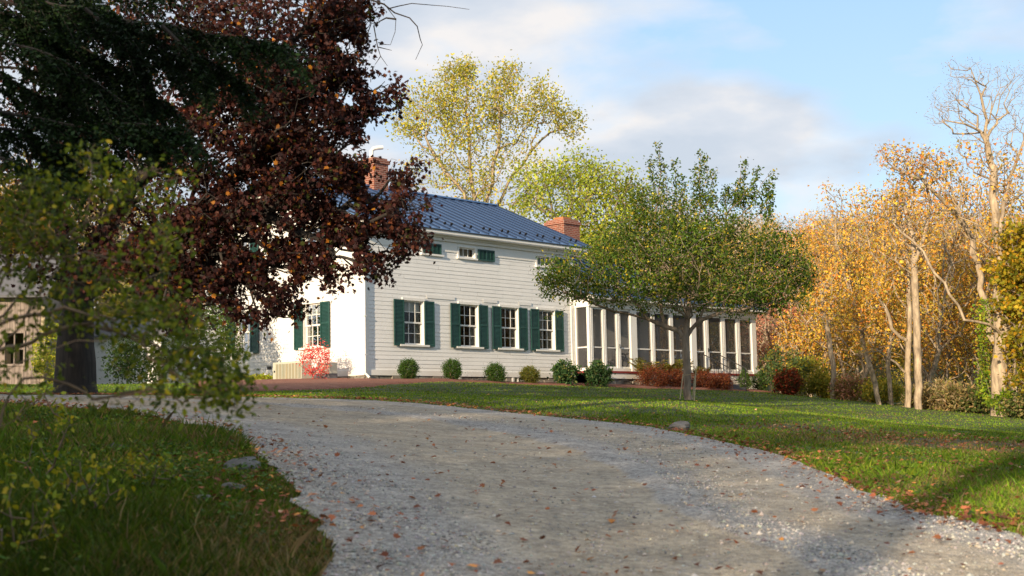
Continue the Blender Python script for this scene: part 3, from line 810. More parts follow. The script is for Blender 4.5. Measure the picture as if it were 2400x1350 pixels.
for a, b in posts:
    w = b - a; mb = MB()
    d0 = PY if w > .3 else PY + .025
    mb.box(a, b, d0, PY + .14, Z(3.441), Z(5.659))
    if w > .3: mb.box(a - .02, b + .02, PY - .025, PY + .15, Z(3.3311), Z(3.5))
    elif a > 17 or a < 15: mb.box((a + b) / 2 - .006, (a + b) / 2 + .006, d0 - .008, d0, Z(3.45), Z(5.65))
    mb.build('porch_post', M['trim'], house)
for i in range(len(posts) - 1):
    a, b = posts[i][1], posts[i + 1][0]
    r = MB(); r.box(a, b, PY + .05, PY + .085, Z(4.17), Z(4.215)); r.box(a, b, PY + .05, PY + .085, Z(3.441), Z(3.50)); r.box(a, b, PY + .05, PY + .085, Z(5.59), Z(5.659)); r.box(a, a + .025, PY + .046, PY + .088, Z(3.441), Z(5.659)); r.box(b - .025, b, PY + .046, PY + .088, Z(3.441), Z(5.659))
    o = r.build('screen_frame', M['trim'], house)
    MB().poly([(a, PY + .07, Z(3.44)), (b, PY + .07, Z(3.44)), (b, PY + .07, Z(5.66)), (a, PY + .07, Z(5.66))]).build('screen', M['screen'], o)
# side returns
r = MB(); r.box(PX0 + .05, PX0 + .09, PY + .14, -.05, Z(4.17), Z(4.215)); r.box(PX0, PX0 + .12, -.12, -.047, Z(3.441), Z(5.659)); o = r.build('screen_frame', M['trim'], house)
MB().poly([(PX0 + .07, PY + .1, Z(3.44)), (PX0 + .07, -.05, Z(3.44)), (PX0 + .07, -.05, Z(5.66)), (PX0 + .07, PY + .1, Z(5.66))]).build('screen', M['screen'], o)
r = MB()
for y in (.6, 1.9, 3.2, PBK - .12): r.box(PX1 - .14, PX1 - .02, y, y + .12, Z(3.441), Z(5.659))
for x in (15.3, 16.7, 18.2, 19.6): r.box(x, x + .12, PBK - .14, PBK - .02, Z(3.331), Z(5.659))
r.box(PX1 - .1, PX1 - .06, PY + .14, PBK - .12, Z(4.17), Z(4.215)); r.box(15.0, PX1 - .14, PBK - .1, PBK - .06, Z(4.17), Z(4.215)); r.box(15.0, PX1 - .14, PBK - .14, PBK - .04, Z(3.331), Z(3.44))
o = r.build('screen_frame', M['trim'], house)
q = MB(); q.poly([(PX1 - .08, PY + .14, Z(3.44)), (PX1 - .08, PBK - .1, Z(3.44)), (PX1 - .08, PBK - .1, Z(5.66)), (PX1 - .08, PY + .14, Z(5.66))]); q.poly([(15.0, PBK - .08, Z(3.44)), (PX1 - .08, PBK - .08, Z(3.44)), (PX1 - .08, PBK - .08, Z(5.66)), (15.0, PBK - .08, Z(5.66))]); q.build('screen', M['screen'], o)
seam_roof('porch_roof', PX0 - .02, 15.36, PY - .42, 6.07, .30, 6.40, house, guards=False)
seam_roof('porch_roof', 15.361, PX1 + .4, PY - .42, 6.07, 1.9, 6.62, house, guards=False)
seam_roof('porch_roof', 15.361, PX1 + .4, PBK + .35, 6.07, 1.902, 6.62, house, guards=False)
for x, zt in ((11.75, 4.3), (17.5, 4.33)):
    MB().box(x - .012, x + .012, PY - .03, PY + .0, Z(4.18), Z(4.34)).tube([(x - .03, PY - .03, Z(4.2)), (x + .05, PY - .05, Z(4.2))], .012, 6).build('door_handle', M['iron'], house)
# steps and railings
st = MB(); n = 4; x0, x1 = 16.85, 18.1
ztop = 3.25; gzs = g1(*hw(17.4, -2.1)[:2])
for i in range(n):
    y1 = PY - .065 - i * .32; zz = ztop - (i + 1) * (ztop - gzs) / (n + 1)
    st.box(x0, x1, y1 - .34, y1, Z(gzs - .3), Z(zz))
steps = st.build('stone_steps', M['slate'], house)
for x in (x0 + .05, x1 - .05):
    r = MB(); ya, yb = PY - .1, PY - .1 - n * .32
    za, zb = ztop + .85, gzs + .90
    r.tube([(x, ya, Z(za)), (x, yb, Z(zb)), (x, yb - .12, Z(zb - .16))], .02, 6); r.tube([(x, ya, Z(ztop + .1)), (x, yb, Z(gzs + .25))], .012, 6)
    for k in range(10):
        t = k / 9; y = ya + (yb - ya) * t; zt = za + (zb - za) * t; zl = (ztop + .1) + (gzs + .25 - ztop - .1) * t
        if k in (0, 9): zl = (ztop if k == 0 else gzs - .1)
        r.tube([(x, y, Z(zl)), (x, y, Z(zt))], .018 if k in (0, 9) else .008, 6)
    r.build('railing', M['iron'], house)

# porch furniture: white windsor chairs and a table (own things)
def make_chair(loc, rz, label):
    t = empty('porch_chair', loc, label, 'chair', 'white chairs inside the screened porch', rz)
    mb = MB(); mb.slab([(-.22, -.2, .43), (.22, -.2, .43), (.2, .22, .43), (-.2, .22, .43)], (0, 0, .035)); mb.build('seat', M['chair'], t)
    mb = MB()
    for i in range(6):
        x = -.17 + i * .068; mb.tube([(x, .19, .46), (x * 1.15, .29, .92)], .009, 5)
    mb.bar((-.22, .295, .93), (.22, .295, .93), .03, .06); mb.build('backrest', M['chair'], t)
    for x, y in ((-.18, -.16), (.18, -.16), (-.16, .18), (.16, .18)):
        MB().tube([(x, y, .43), (x * 1.25, y * 1.25, 0)], .016, 6).build('leg', M['chair'], t)
    return t
fz = 3.332
ang = pi / 2 - AL
pc = make_chair(hw(10.9, -.15, fz), ang + 1.2, 'white spindle-back chair behind the first screen nearest the house wall')
for (t_, s_, a_, lb) in [(12.2, .0, 2.6, 'white spindle-back chair behind the first screen door'), (14.2, -.1, .6, 'white chair behind the screens left of the apple trunk'),
                         (16.1, .4, -2, 'white spindle-back chair behind the apple tree trunk'), (17.9, .6, 3.0, 'white spindle-back chair behind the stair railing'), (20.0, .9, 1.9, 'white chair in the far right bay of the porch')]:
    copy_thing(pc, hw(t_, s_, fz), ang + a_, 1, lb)
tb = empty('porch_table', hw(12.9, -.1, fz), 'round white folding table on the porch between two chairs', 'table', rz=ang)
MB().tube([(0, 0, .68), (0, 0, .715)], .42, 20).build('tabletop', M['chair'], tb)
for s in (-1, 1):
    MB().bar((-.25, s * .15, 0), (.25, s * .15, .68), .03).build('leg', M['chair'], tb); MB().bar((.25, s * .17, 0), (-.25, s * .17, .68), .03).build('leg', M['chair'], tb)

# ---- things by the house wall
def gpos(t, s): p = hw(t, s); return (p[0], p[1], g1(p[0], p[1]))
loc = gpos(-.85, 2.55)
ac = empty('air_conditioner', loc, 'wide beige outdoor condenser unit with striped grille behind the pink bush', 'air conditioner', rz=ang)
MB().box(-.2, .2, -.7, .78, .03, .62).build('cabinet', M['ac'], ac)
mb = MB()
for i in range(8): mb.box(-.212, -.201, -.66 + i * .165, -.66 + i * .165 + .12, .08, .56)
mb.build('grille', M['acgrille'], ac)
MB().box(-.215, -.201, .66, .72, .3, .36).build('badge', M['iron'], ac)
loc = gpos(-.75, .95)
ac2 = empty('air_conditioner', loc, 'smaller grey condenser unit on blocks beside the house corner', 'air conditioner', rz=ang)
MB().box(-.15, .15, -.3, .35, .22, .56).build('cabinet', M['ac'], ac2)
MB().box(-.16, .16, -.3, .35, -.05, .219).build('block_base', M['slate'], ac2)
loc = gpos(-.16, 4.35)
pp = empty('utility_pipe', loc, 'pair of white pipes and meter low on the gable wall', 'pipe', rz=ang)
MB().tube([(0, 0, 0), (0, 0, .55), (.1, 0, .6)], .03, 8).tube([(0, .16, 0), (0, .16, .48), (.1, .16, .5)], .022, 8).build('conduit', M['ply'], pp)
MB().box(-.06, .05, .3, .42, .45, .56).build('meter', M['iron'], pp)
q = hit(513, 914)
bk = empty('wooden_planter', (q[0], q[1], g1(*q)), 'small round wooden planter standing on the mulch edge', 'planter')
MB().tube([(0, 0, -.02), (0, 0, .2), (0, 0, .42)], [.15, .165, .16], 14).build('tub', M['cedar'], bk)
MB().tube([(0, 0, .08), (0, 0, .10)], .17, 14).tube([(0, 0, .33), (0, 0, .35)], .168, 14).build('hoop', M['iron'], bk)

# mulch bed
def bed(name, poly, m, label, cat, lift=.03):
    poly = catmull(poly + [poly[0]], 6)[:-1]
    x0, y0 = poly.min(0); x1, y1 = poly.max(0); s = .25
    xs = np.arange(x0 - s, x1 + s, s); ys = np.arange(y0 - s, y1 + s, s)
    A, B = np.meshgrid(xs, ys, indexing='ij'); ins = inpoly(A.ravel(), B.ravel(), poly).reshape(A.shape)
    d = np.full(A.size, 9.); P = np.stack([A.ravel(), B.ravel()], 1)
    for i in range(len(poly)): d = np.minimum(d, np.hypot(*(P - poly[i]).T))
    hgt = np.where(ins.ravel(), np.clip(d / .5, 0, 1) * .05 + lift, -.12)
    zz = gz(A.ravel(), B.ravel()) + hgt
    ii, jj = np.meshgrid(np.arange(len(xs) - 1), np.arange(len(ys) - 1), indexing='ij'); n = len(ys)
    q = (ii * n + jj).ravel(); I = np.stack([q, q + n, q + n + 1, q + 1], 1)
    keep = ins.ravel()[I].any(1); I = I[keep]
    o = mesh_np(name, np.stack([A.ravel(), B.ravel(), zz], 1), np.full(len(I), 4), I.ravel(), m, smooth_=True)
    return tag(o, label, cat, kind='structure'), poly
mp_ = [tuple(hw(*q)[:2]) for q in [(3.2, .1), (.05, .2), (.1, 8.5)]] + [tuple(hit(*q)) for q in [(470, 916), (540, 917), (620, 917), (700, 915), (780, 912), (850, 908), (920, 902), (990, 897), (1060, 895)]] + [tuple(hw(*q)[:2]) for q in [(5.2, -1.1), (10, -1.1), (10, .1)]]
_, MULCH = bed('mulch_bed', mp_, M['mulch'], 'reddish wood mulch bed along the house corner', 'mulch')
mp2 = [tuple(hw(*q)[:2]) for q in [(10, .1), (10, -1.9), (13, -2.2), (18.5, -2.2), (22, -1.8), (22, .1)]]
_, MULCH2 = bed('mulch_bed', mp2, M['mulch'], 'narrow mulch bed along the screened porch', 'mulch')

# ================================================================== SHRUBS
def shrub(name, base, r, h, label, cat, cols, wts, size=.045, n=2600, shape='oval', seed=0, group=None, stems=10, cone=False, m='leaf', squash=.55, dz=0., twigcol='stem', nat=90):
    rng = np.random.RandomState(seed); b = np.array([base[0], base[1], base[2] if len(base) > 2 else g1(base[0], base[1])])
    root = empty(name, b, label, cat, group)
    sk = Skel((0, 0, 0), .3)
    A = ellipsoid_pts(nat, (0, 0, h * squash), (r * .85, r * .85, h * .48), rng, .45)
    A = A[A[:, 2] > h * .06]
    if cone: k = 1 - .75 * np.clip(A[:, 2] / h, 0, 1); A[:, 0] *= k * 1.3; A[:, 1] *= k * 1.3
    A += rng.normal(size=A.shape) * r * .10
    sk.fill(A, rng, step=.12, jit=.1); sk.radii(.004, 2.4, rmax=None)
    skel_mesh('stems', sk, M[twigcol], root, rcut=(.01, .03), sides=(3, 4, 6))
    P = around(A, n, r * .13, rng); P = P[P[:, 2] > 0.01]
    leaves('foliage', P, size, shape, cols, wts, rng, m, root, up_bias=.35, down=-.2)
    return root
BOX = [(.030, .080, .012), (.05, .11, .016), (.08, .145, .02), (.018, .045, .009)]
def wpx(px, py, Y=None):
    if Y is None: return hit(px, py)
    p = at(px, py, Y); return p[:2]
def along_front(px, s):   # point on line s=const of the house hit by pixel column
    v = ray(px, 890); best = None
    n = np.array([Ld[0], Ld[1]]); C = HC + Ld * s
    k = (C @ n) / (v[:2] @ n); return v[:2] * k
for i, (px, s, r, h, lb, pal, w) in enumerate([
    (957, -.75, .33, .66, 'round green boxwood in the mulch, the one nearest the house corner', BOX, (4, 4, 2, 1)),
    (1060, -.75, .35, .66, 'round green boxwood below the gap between the first two front windows', BOX, (4, 4, 2, 1)),
    (1161, -.75, .37, .62, 'low round green boxwood between the two basement windows', BOX, (4, 3, 2, 1)),
    (1242, -.75, .36, .60, 'yellowish-green round boxwood below the last front window', [(.14, .15, .02), (.09, .12, .02), (.2, .17, .03), (.05, .07, .015)], (4, 3, 2, 1))]):
    b = along_front(px, s)
    shrub('boxwood_shrub', b, r, h, lb, 'boxwood', pal, w, size=.036, n=6500, seed=20 + i, group='boxwoods along the front wall', nat=260)
RH = [(.025, .07, .02), (.05, .11, .035), (.08, .14, .05), (.16, .18, .05)]
for i, (px, s, r, h, lb) in enumerate([(1324, -.9, .50, .78, 'leafy rhododendron in front of the house and porch corner'), (1403, -1.5, .50, .78, 'leafy rhododendron below the first porch screen door')]):
    b = along_front(px, s)
    shrub('rhododendron', b, r, h, lb, 'rhododendron', RH, (4, 4, 2, 1), size=.10, n=2200, seed=30 + i, group='rhododendrons before the porch', nat=110)
for i, (px, s, r, h, lb) in enumerate([(1745, -1.6, .34, .82, 'pointed light green arborvitae by the right end of the porch lattice'), (1783, -1.6, .40, .78, 'rounder dark green evergreen right of the pointed arborvitae')]):
    b = along_front(px, s)
    shrub('evergreen_shrub', b, r, h, lb, 'evergreen', BOX if i else [(.08, .15, .03), (.05, .1, .02), (.12, .18, .04)], (4, 4, 2, 1)[:4 if i else 3], size=.05, n=2400, seed=40 + i, cone=not i, nat=150)
RED = [(.13, .03, .015), (.2, .055, .02), (.08, .02, .012), (.26, .10, .03)]
FERN = [(.22, .19, .03), (.14, .17, .03), (.3, .22, .04), (.08, .1, .02)]
for i, (px, s, r, h, nm, pal, w, lb, cat) in enumerate([
    (1530, -1.75, .62, .72, 'barberry_bush', RED, (3, 3, 2, 1), 'rust red barberry left of the staked apple tree, below the ferns', 'barberry'),
    (1580, -1.7, .60, .70, 'barberry_bush', RED, (3, 3, 2, 1), 'rust red barberry just behind the apple tree trunk', 'barberry'),
    (1652, -1.9, .52, .66, 'barberry_bush', RED, (3, 3, 2, 1), 'rust red barberry just right of the apple tree stakes', 'barberry'),
    (1690, -2.1, .48, .58, 'barberry_bush', RED, (3, 3, 2, 2), 'rust red barberry at the foot of the stair railing', 'barberry')]):
    b = along_front(px, s); shrub(nm, b, r, h, lb, cat, pal, w, size=.05, n=3200, seed=50 + i, group='red barberries before the porch', nat=150)
def fern(base, r, h, lb, seed, n=26):
    rng = np.random.RandomState(seed); root = empty('fern_plant', (base[0], base[1], g1(*base)), lb, 'fern', 'yellowing ferns before the porch')
    sk = MB(); PP = []; T = []; B = []
    for i in range(n):
        a = rng.uniform(0, 2 * pi); L = h * rng.uniform(.8, 1.15); pts = []
        for t in np.linspace(0, 1, 9):
            pts.append(np.array([math.cos(a) * r * t ** 1.4, math.sin(a) * r * t ** 1.4, L * (t * 1.35 - .5 * t * t)]) )
        sk.tube(pts, list(np.linspace(.006, .002, 9)), 3, caps=False)
        side = np.array([-math.sin(a), math.cos(a), 0])
        for k in np.linspace(.12, 1, 22):
            j = k * 8; i0 = min(int(j), 7); p = pts[i0] + (pts[i0 + 1] - pts[i0]) * (j - i0); w = math.sin(pi * min(1, k * .9 + .1)) 
            for sg in (-1, 1):
                PP.append(p); T.append((side * sg + (pts[i0+1] - pts[i0]) * 2) * (.4 + .6 * w)); 
    sk.build('stems', M['stem'], root)
    T = np.array(T); T /= np.linalg.norm(T, axis=1)[:, None]; N = rng.normal(size=T.shape) * .3 + [0, 0, 1]; N -= T * (N * T).sum(1)[:, None]; N /= np.linalg.norm(N, axis=1)[:, None]
    leaves('fronds', np.array(PP), .11, 'diamond', FERN, (3, 3, 2, 1), rng, 'leaf', root, frames=(T, np.cross(N, T), N))
for i, (px, s, r, h, lb) in enumerate([(1515, -1.25, .7, 1.15, 'yellow-green fern clump at the left end of the red barberries'), (1553, -1.2, .6, 1.05, 'yellow-green fern clump in the middle, behind the red barberries'), (1592, -1.2, .55, 1.15, 'upright orange-yellow fern clump just left of the apple trunk'), (1645, -1.2, .35, .9, 'small green fern clump just right of the apple trunk')]):
    fern(along_front(px, s), r, h, lb, 60 + i)
# pink burning bush
b = at(741, 893, 40.6)
shrub('burning_bush', b[:2], .55, 1.05, 'bright pink burning bush in the mulch before the condenser unit', 'bush', [(.75, .07, .09), (.6, .04, .05), (.85, .2, .16), (.35, .2, .05)], (5, 3, 2, 1), size=.05, n=1900, seed=70, nat=120, squash=.62)
# green shrub against the gable wall, left
b = at(500, 905, 42.5)
shrub('leafy_shrub', b[:2], 1.05, 2.6, 'tall green shrub against the gable wall under the maple', 'shrub', [(.05, .11, .02), (.09, .16, .03), (.14, .17, .03), (.03, .07, .012)], (4, 3, 2, 1), size=.08, n=5200, seed=71, nat=200)
# yellow-green ground cover strip
q = hw(-.55, 5.0)
rng = np.random.RandomState(5)
P = np.stack([rng.uniform(-1.5, -.15, 2600), rng.uniform(3.6, 7.3, 2600)], 1)
W = HC + P[:, :1] * Rd + P[:, 1:] * Ld
zz = gz(W[:, 0], W[:, 1]) + .05 + rng.uniform(0, .2, len(W))
o = leaves('ground_cover', np.column_stack([W, zz]), .09, 'oval', [(.3, .34, .03), (.2, .28, .03), (.38, .36, .05)], (3, 3, 2), rng, 'leaf', up_bias=1.2)
tag(o, 'bright yellow-green ground cover along the gable wall', 'ground cover', kind='stuff')

# ================================================================== TREES
def tree_obj(name, base, label, cat='tree', group=None):
    return empty(name, base, label, cat, group)
def w2l(pts, base): return np.array(pts) - np.array(base)

# ---- apple tree on the lawn
def apple():
    rng = np.random.RandomState(11); Y = 32.0
    bz = hit(1612, 938); base = np.array([bz[0], bz[1], g1(*bz)]); Y = base[1]
    root = tree_obj('apple_tree', base, 'wide green apple tree on the lawn with two stakes at its trunk')
    L = lambda px, py, dy=0: at(px, py, Y + dy) - base
    sk = Skel((0, 0, -.15), .25)
    fork = sk.limb([L(1612, 900), L(1611, 860), L(1608, 815), L(1607, 795)], jit=.01, rng=rng, step=.2)
    l1 = sk.limb([L(1590, 775, .1), L(1560, 765, .2), L(1520, 748, .3), L(1470, 735, .3), L(1400, 715, .2), L(1330, 690, 0), L(1275, 660, 0)], fork, jit=.04, rng=rng)
    l2 = sk.limb([L(1622, 770), L(1640, 752, -.2), L(1670, 740, -.4), L(1730, 728, -.6), L(1800, 712, -.6), L(1870, 680, -.5)], fork, jit=.04, rng=rng)
    l3 = sk.limb([L(1612, 750, .1), L(1615, 700, .1), L(1622, 620, .2), L(1635, 520), L(1640, 440), L(1641, 370)], fork, jit=.05, rng=rng)
    k = sk.nearest(L(1560, 765, .2)); sk.limb([L(1548, 700, .1), L(1540, 600), L(1540, 480), L(1550, 400), L(1546, 345)], k, jit=.04, rng=rng)
    k = sk.nearest(L(1622, 700, .1)); sk.limb([L(1660, 640, -.2), L(1690, 560, -.2), L(1720, 480), L(1738, 385)], k, jit=.04, rng=rng)
    k = sk.nearest(L(1690, 560, -.2)); sk.limb([L(1760, 480), L(1802, 410)], k, jit=.03, rng=rng)
    k = sk.nearest(L(1610, 760, .1)); sk.limb([L(1600, 720, 1.2), L(1590, 640, 2.0), L(1560, 580, 2.6)], k, jit=.04, rng=rng); sk.limb([L(1625, 720, -1.2), L(1640, 640, -2.2), L(1600, 570, -2.6)], k, jit=.04, rng=rng)
    A = []
    for (px, py, rx, rzz, ry, n) in [(1420, 640, 140, 70, 1.9, 270), (1540, 600, 165, 105, 2.6, 460), (1690, 615, 165, 95, 2.6, 400), (1810, 650, 90, 75, 1.5, 220), (1340, 665, 75, 42, 1.1, 110), (1300, 640, 42, 45, .7, 45),
                                    (1545, 500, 45, 50, 1.0, 60), (1590, 515, 40, 40, 1.0, 36), (1645, 500, 45, 50, 1.0, 60), (1700, 525, 40, 35, .9, 30), (1610, 690, 240, 45, 2.3, 300), (1560, 550, 70, 45, 1.6, 80), (1660, 560, 70, 45, 1.6, 80), (1460, 555, 65, 55, 1.2, 90), (1500, 500, 25, 45, .6, 36), (1870, 620, 35, 55, .7, 46), (1895, 650, 18, 30, .4, 14), (1835, 555, 50, 22, .5, 32), (1745, 480, 35, 45, .7, 44), (1790, 700, 110, 40, 1.2, 90), (1780, 590, 60, 40, .9, 50), (1400, 590, 40, 30, .8, 24)]:
        c = L(px, py); sx = rx / F * Y; sz = rzz / F * Y
        A.append(ellipsoid_pts(n, c, (sx, ry, sz), rng))
    sh = []
    for (px, py0, py1) in [(1546, 480, 340), (1530, 470, 372), (1560, 470, 385), (1583, 480, 378), (1600, 490, 415), (1640, 480, 358), (1652, 480, 372), (1628, 480, 395), (1668, 480, 400), (1738, 480, 378), (1722, 480, 430), (1765, 470, 395), (1802, 500, 405), (1785, 500, 430), (1795, 540, 455), (1700, 480, 440), (1510, 500, 440), (1490, 520, 450)]:
        for t in np.linspace(0, 1, 15): sh.append(L(px + (px - 1610) * .06 * t + rng.normal() * 3.5 * (1 - .5 * t), py0 + (py1 - py0) * t, rng.normal() * .10))
    for (px, py) in [(1262, 650), (1268, 690), (1285, 620), (1290, 700), (1310, 735), (1255, 632), (1280, 745)]: sh.append(L(px, py))
    A0 = np.concatenate(A); A = np.concatenate([A0, np.array(sh)])
    sk.bf = .22; sk.fill(A, rng, step=.22, jit=.08); r = sk.radii(.006, 2.35, rmax=None)
    z0 = np.array(sk.P)[:, 2]; r *= np.where(np.arange(len(r)) >= 0, 1, 1); sk.r = np.minimum(r, .125); sk.r[0] = .17
    skel_mesh('trunk', sk, M['bark'], root, rcut=(.014, .05), sides=(3, 5, 10))
    n = 38000; P = np.concatenate([around(A0, n, .12, rng), around(np.array(sh), 4200, .065, rng)])
    P = P[(np.sin(P[:, 0] * 4.1 + 1) * np.sin(P[:, 2] * 5.3) * np.sin(P[:, 1] * 4.7) > -.55)]
    hgt = np.clip((P[:, 2] - 1.6) / 4.2, 0, 1)
    leaves('crown', P, .086, 'oval', [(.058, .115, .014), (.095, .155, .018), (.18, .21, .022), (.42, .34, .03), (.030, .058, .010)], (5, 4, 2.2, .8, 1.8), rng, 'leaf', root, up_bias=.3)
    return base
ab = apple()
for (px, py0, px1, py1, lb) in [(1593, 939, 1601, 877, 'thin leaning wooden stake left of the apple trunk'), (1627, 939, 1631, 868, 'thin wooden stake right of the apple trunk'), (1623, 938, 1628, 880, 'shorter wooden stake close behind the right one')]:
    a = at(px, py0, ab[1] - (.25 if px != 1623 else -.3)); a[2] = g1(a[0], a[1]) - .05; b = at(px1, py1, ab[1] - (.25 if px != 1623 else -.3))
    o = MB().bar((0, 0, 0), b - a, .035, .03).build('wooden_stake', M['stake']); o.location = a; tag(o, lb, 'stake', 'stakes around the apple tree')
a = at(1601, 880, ab[1] - .27); b = at(1633, 877, ab[1] - .27)
o = MB().tube([np.zeros(3), (b - a) * .5 + [0, -.02, -.02 + .03], b - a, b - a + [.05, 0, 0]], .008, 5).build('rope_tie', M['rope']); o.location = a; tag(o, 'tan cord tied between the two apple tree stakes', 'cord')

# ---- purple maple, left
MAPLE = [(.045, .015, .014), (.062, .019, .016), (.10, .032, .018), (.024, .010, .010), (.36, .14, .02), (.06, .07, .015)]
def maple():
    rng = np.random.RandomState(21)
    bz = hit(175, 927); base = np.array([bz[0], bz[1], g1(*bz)])
    root = tree_obj('maple_tree', base, 'huge dark purple-leaved maple hanging over the left half of the house')
    L = lambda px, py, Y: at(px, py, Y) - base
    sk = Skel((0, 0, -.3), .3)
    f = sk.limb([L(178, 850, bz[1]), L(180, 760, bz[1]), L(185, 690, bz[1] - .3)], jit=.02, rng=rng)
    sk.limb([L(230, 560, 26.5), L(330, 420, 25), L(450, 300, 24), L(600, 180, 23.5), L(720, 60, 23)], f, jit=.06, rng=rng)
    sk.limb([L(300, 600, 26.5), L(430, 540, 25.5), L(560, 500, 24.6), L(700, 480, 24), L(850, 500, 24)], f, jit=.05, rng=rng)
    sk.limb([L(140, 520, 26), L(120, 350, 25), L(160, 150, 24), L(200, -60, 24)], f, jit=.06, rng=rng)
    k = sk.nearest(L(430, 540, 25.5)); sk.limb([L(520, 600, 24.8), L(600, 690, 24.5), L(650, 740, 24.3)], k, jit=.05, rng=rng)
    A = []
    for (px, py, rx, rzz, Y, ry, n) in [(250, 60, 330, 200, 24.0, 2.3, 420), (600, 110, 230, 150, 23.6, 2.0, 560), (690, 260, 165, 120, 23.8, 1.8, 440), (540, 330, 220, 130, 24.2, 2.2, 520), (730, 420, 130, 75, 24, 1.5, 230),
                                    (600, 520, 200, 90, 24.4, 1.6, 340), (440, 560, 170, 130, 25, 1.5, 270), (600, 640, 120, 70, 24.6, 1.2, 140), (200, 350, 230, 190, 25, 2, 330), (780, 40, 90, 60, 23.5, 1.2, 120), (430, 650, 120, 90, 25, 1.0, 210), (300, 620, 120, 90, 25, 1., 90), (100, 560, 160, 120, 25.5, 1.5, 150)]:
        A.append(ellipsoid_pts(n, L(px, py, Y), (rx / F * Y, ry, rzz / F * Y), rng))
    # ragged outer sprays
    for (px, py, r, n) in [(860, 15, 30, 20), (840, 60, 38, 24), (815, 110, 35, 22), (800, 160, 30, 16), (850, 190, 45, 34), (900, 215, 30, 20), (925, 240, 16, 8), (860, 245, 40, 30), (800, 270, 40, 30), (815, 320, 34, 22), (790, 360, 40, 28), (800, 410, 36, 26), (835, 470, 35, 22), (838, 425, 30, 16), (848, 395, 18, 8),
                           (940, 425, 28, 16), (960, 400, 16, 6), (900, 470, 50, 44), (950, 480, 42, 34), (985, 500, 20, 10), (880, 530, 50, 40), (940, 545, 45, 34), (985, 550, 22, 10), (830, 560, 50, 36), (900, 590, 45, 26), (950, 600, 32, 14), (790, 600, 48, 30), (850, 625, 40, 16), (900, 640, 22, 6), (760, 640, 40, 18), (795, 665, 20, 6),
                           (700, 610, 60, 34), (720, 665, 30, 9), (650, 620, 50, 30), (660, 700, 45, 22), (640, 750, 35, 14), (600, 730, 40, 16), (560, 700, 45, 18), (690, 730, 28, 9), (500, 720, 50, 20), (745, 560, 60, 44), (780, 500, 60, 50), (530, 640, 60, 30), (470, 640, 60, 30), (420, 740, 50, 18), (430, 420, 60, 30), (760, 180, 60, 40), (770, 90, 50, 30)]:
        A.append(ellipsoid_pts(n, L(px + rng.normal() * 5, py + rng.normal() * 5, 23.9 + rng.normal() * .35), (r / F * 24, .4, r * .62 / F * 24), rng))
    A = np.concatenate(A); sk.bf = .25; sk.fill(A, rng, step=.3, jit=.08); r = sk.radii(.007, 2.3, rmax=.36); sk.r = np.minimum(r, .30)
    P0 = np.array(sk.P); low = P0[:, 2] < 3.2
    nb = f + 1; sk.r[:nb] = np.interp(np.arange(nb), [0, 1, 3, nb - 1], [.56, .42, .37, .30])
    skel_mesh('trunk', sk, M['bark_dark'], root, rcut=(.02, .07), sides=(3, 5, 16))
    P = around(A, 84000, .12, rng)
    P = P[(np.sin(P[:, 0] * 5.1 + 2) * np.sin(P[:, 2] * 6.3 + np.sin(P[:, 0] * 3)) < .36)]
    P = P[~((P[:, 2] > 30))]
    leaves('crown', P, .082, 'maple', MAPLE, (5, 4, 1.6, 5.5, .4, .9), rng, 'leaf', root, up_bias=.15, down=1.0)
    # bare hanging branch at the top
    mb = MB(); Y = 23.2
    for path in [[(780, -30), (900, 10), (925, 30), (960, 42), (978, 62), (985, 92), (990, 105), (974, 140)], [(912, 20), (935, 14), (965, 8), (1000, 11), (1050, 15), (1100, 22)],
                 [(900, 8), (918, 32), (928, 45), (926, 75), (915, 105)], [(928, 45), (905, 42), (890, 50), (876, 60), (885, 110), (892, 132), (908, 154)], [(885, 110), (918, 118)], [(892, 132), (878, 153)],
                 [(870, 55), (858, 90), (845, 130)], [(850, 60), (832, 100), (831, 160)], [(887, 100), (900, 104), (915, 105)]]:
        pts = [L(x, y, Y + .15 * math.sin(i)) for i, (x, y) in enumerate(path)]
        mb.tube(pts, list(np.linspace(.018 if len(path) > 6 else .011, .004, len(pts))), 4, caps=False)
    mb.build('bare_branch', M['bark_dark'], root)
maple()

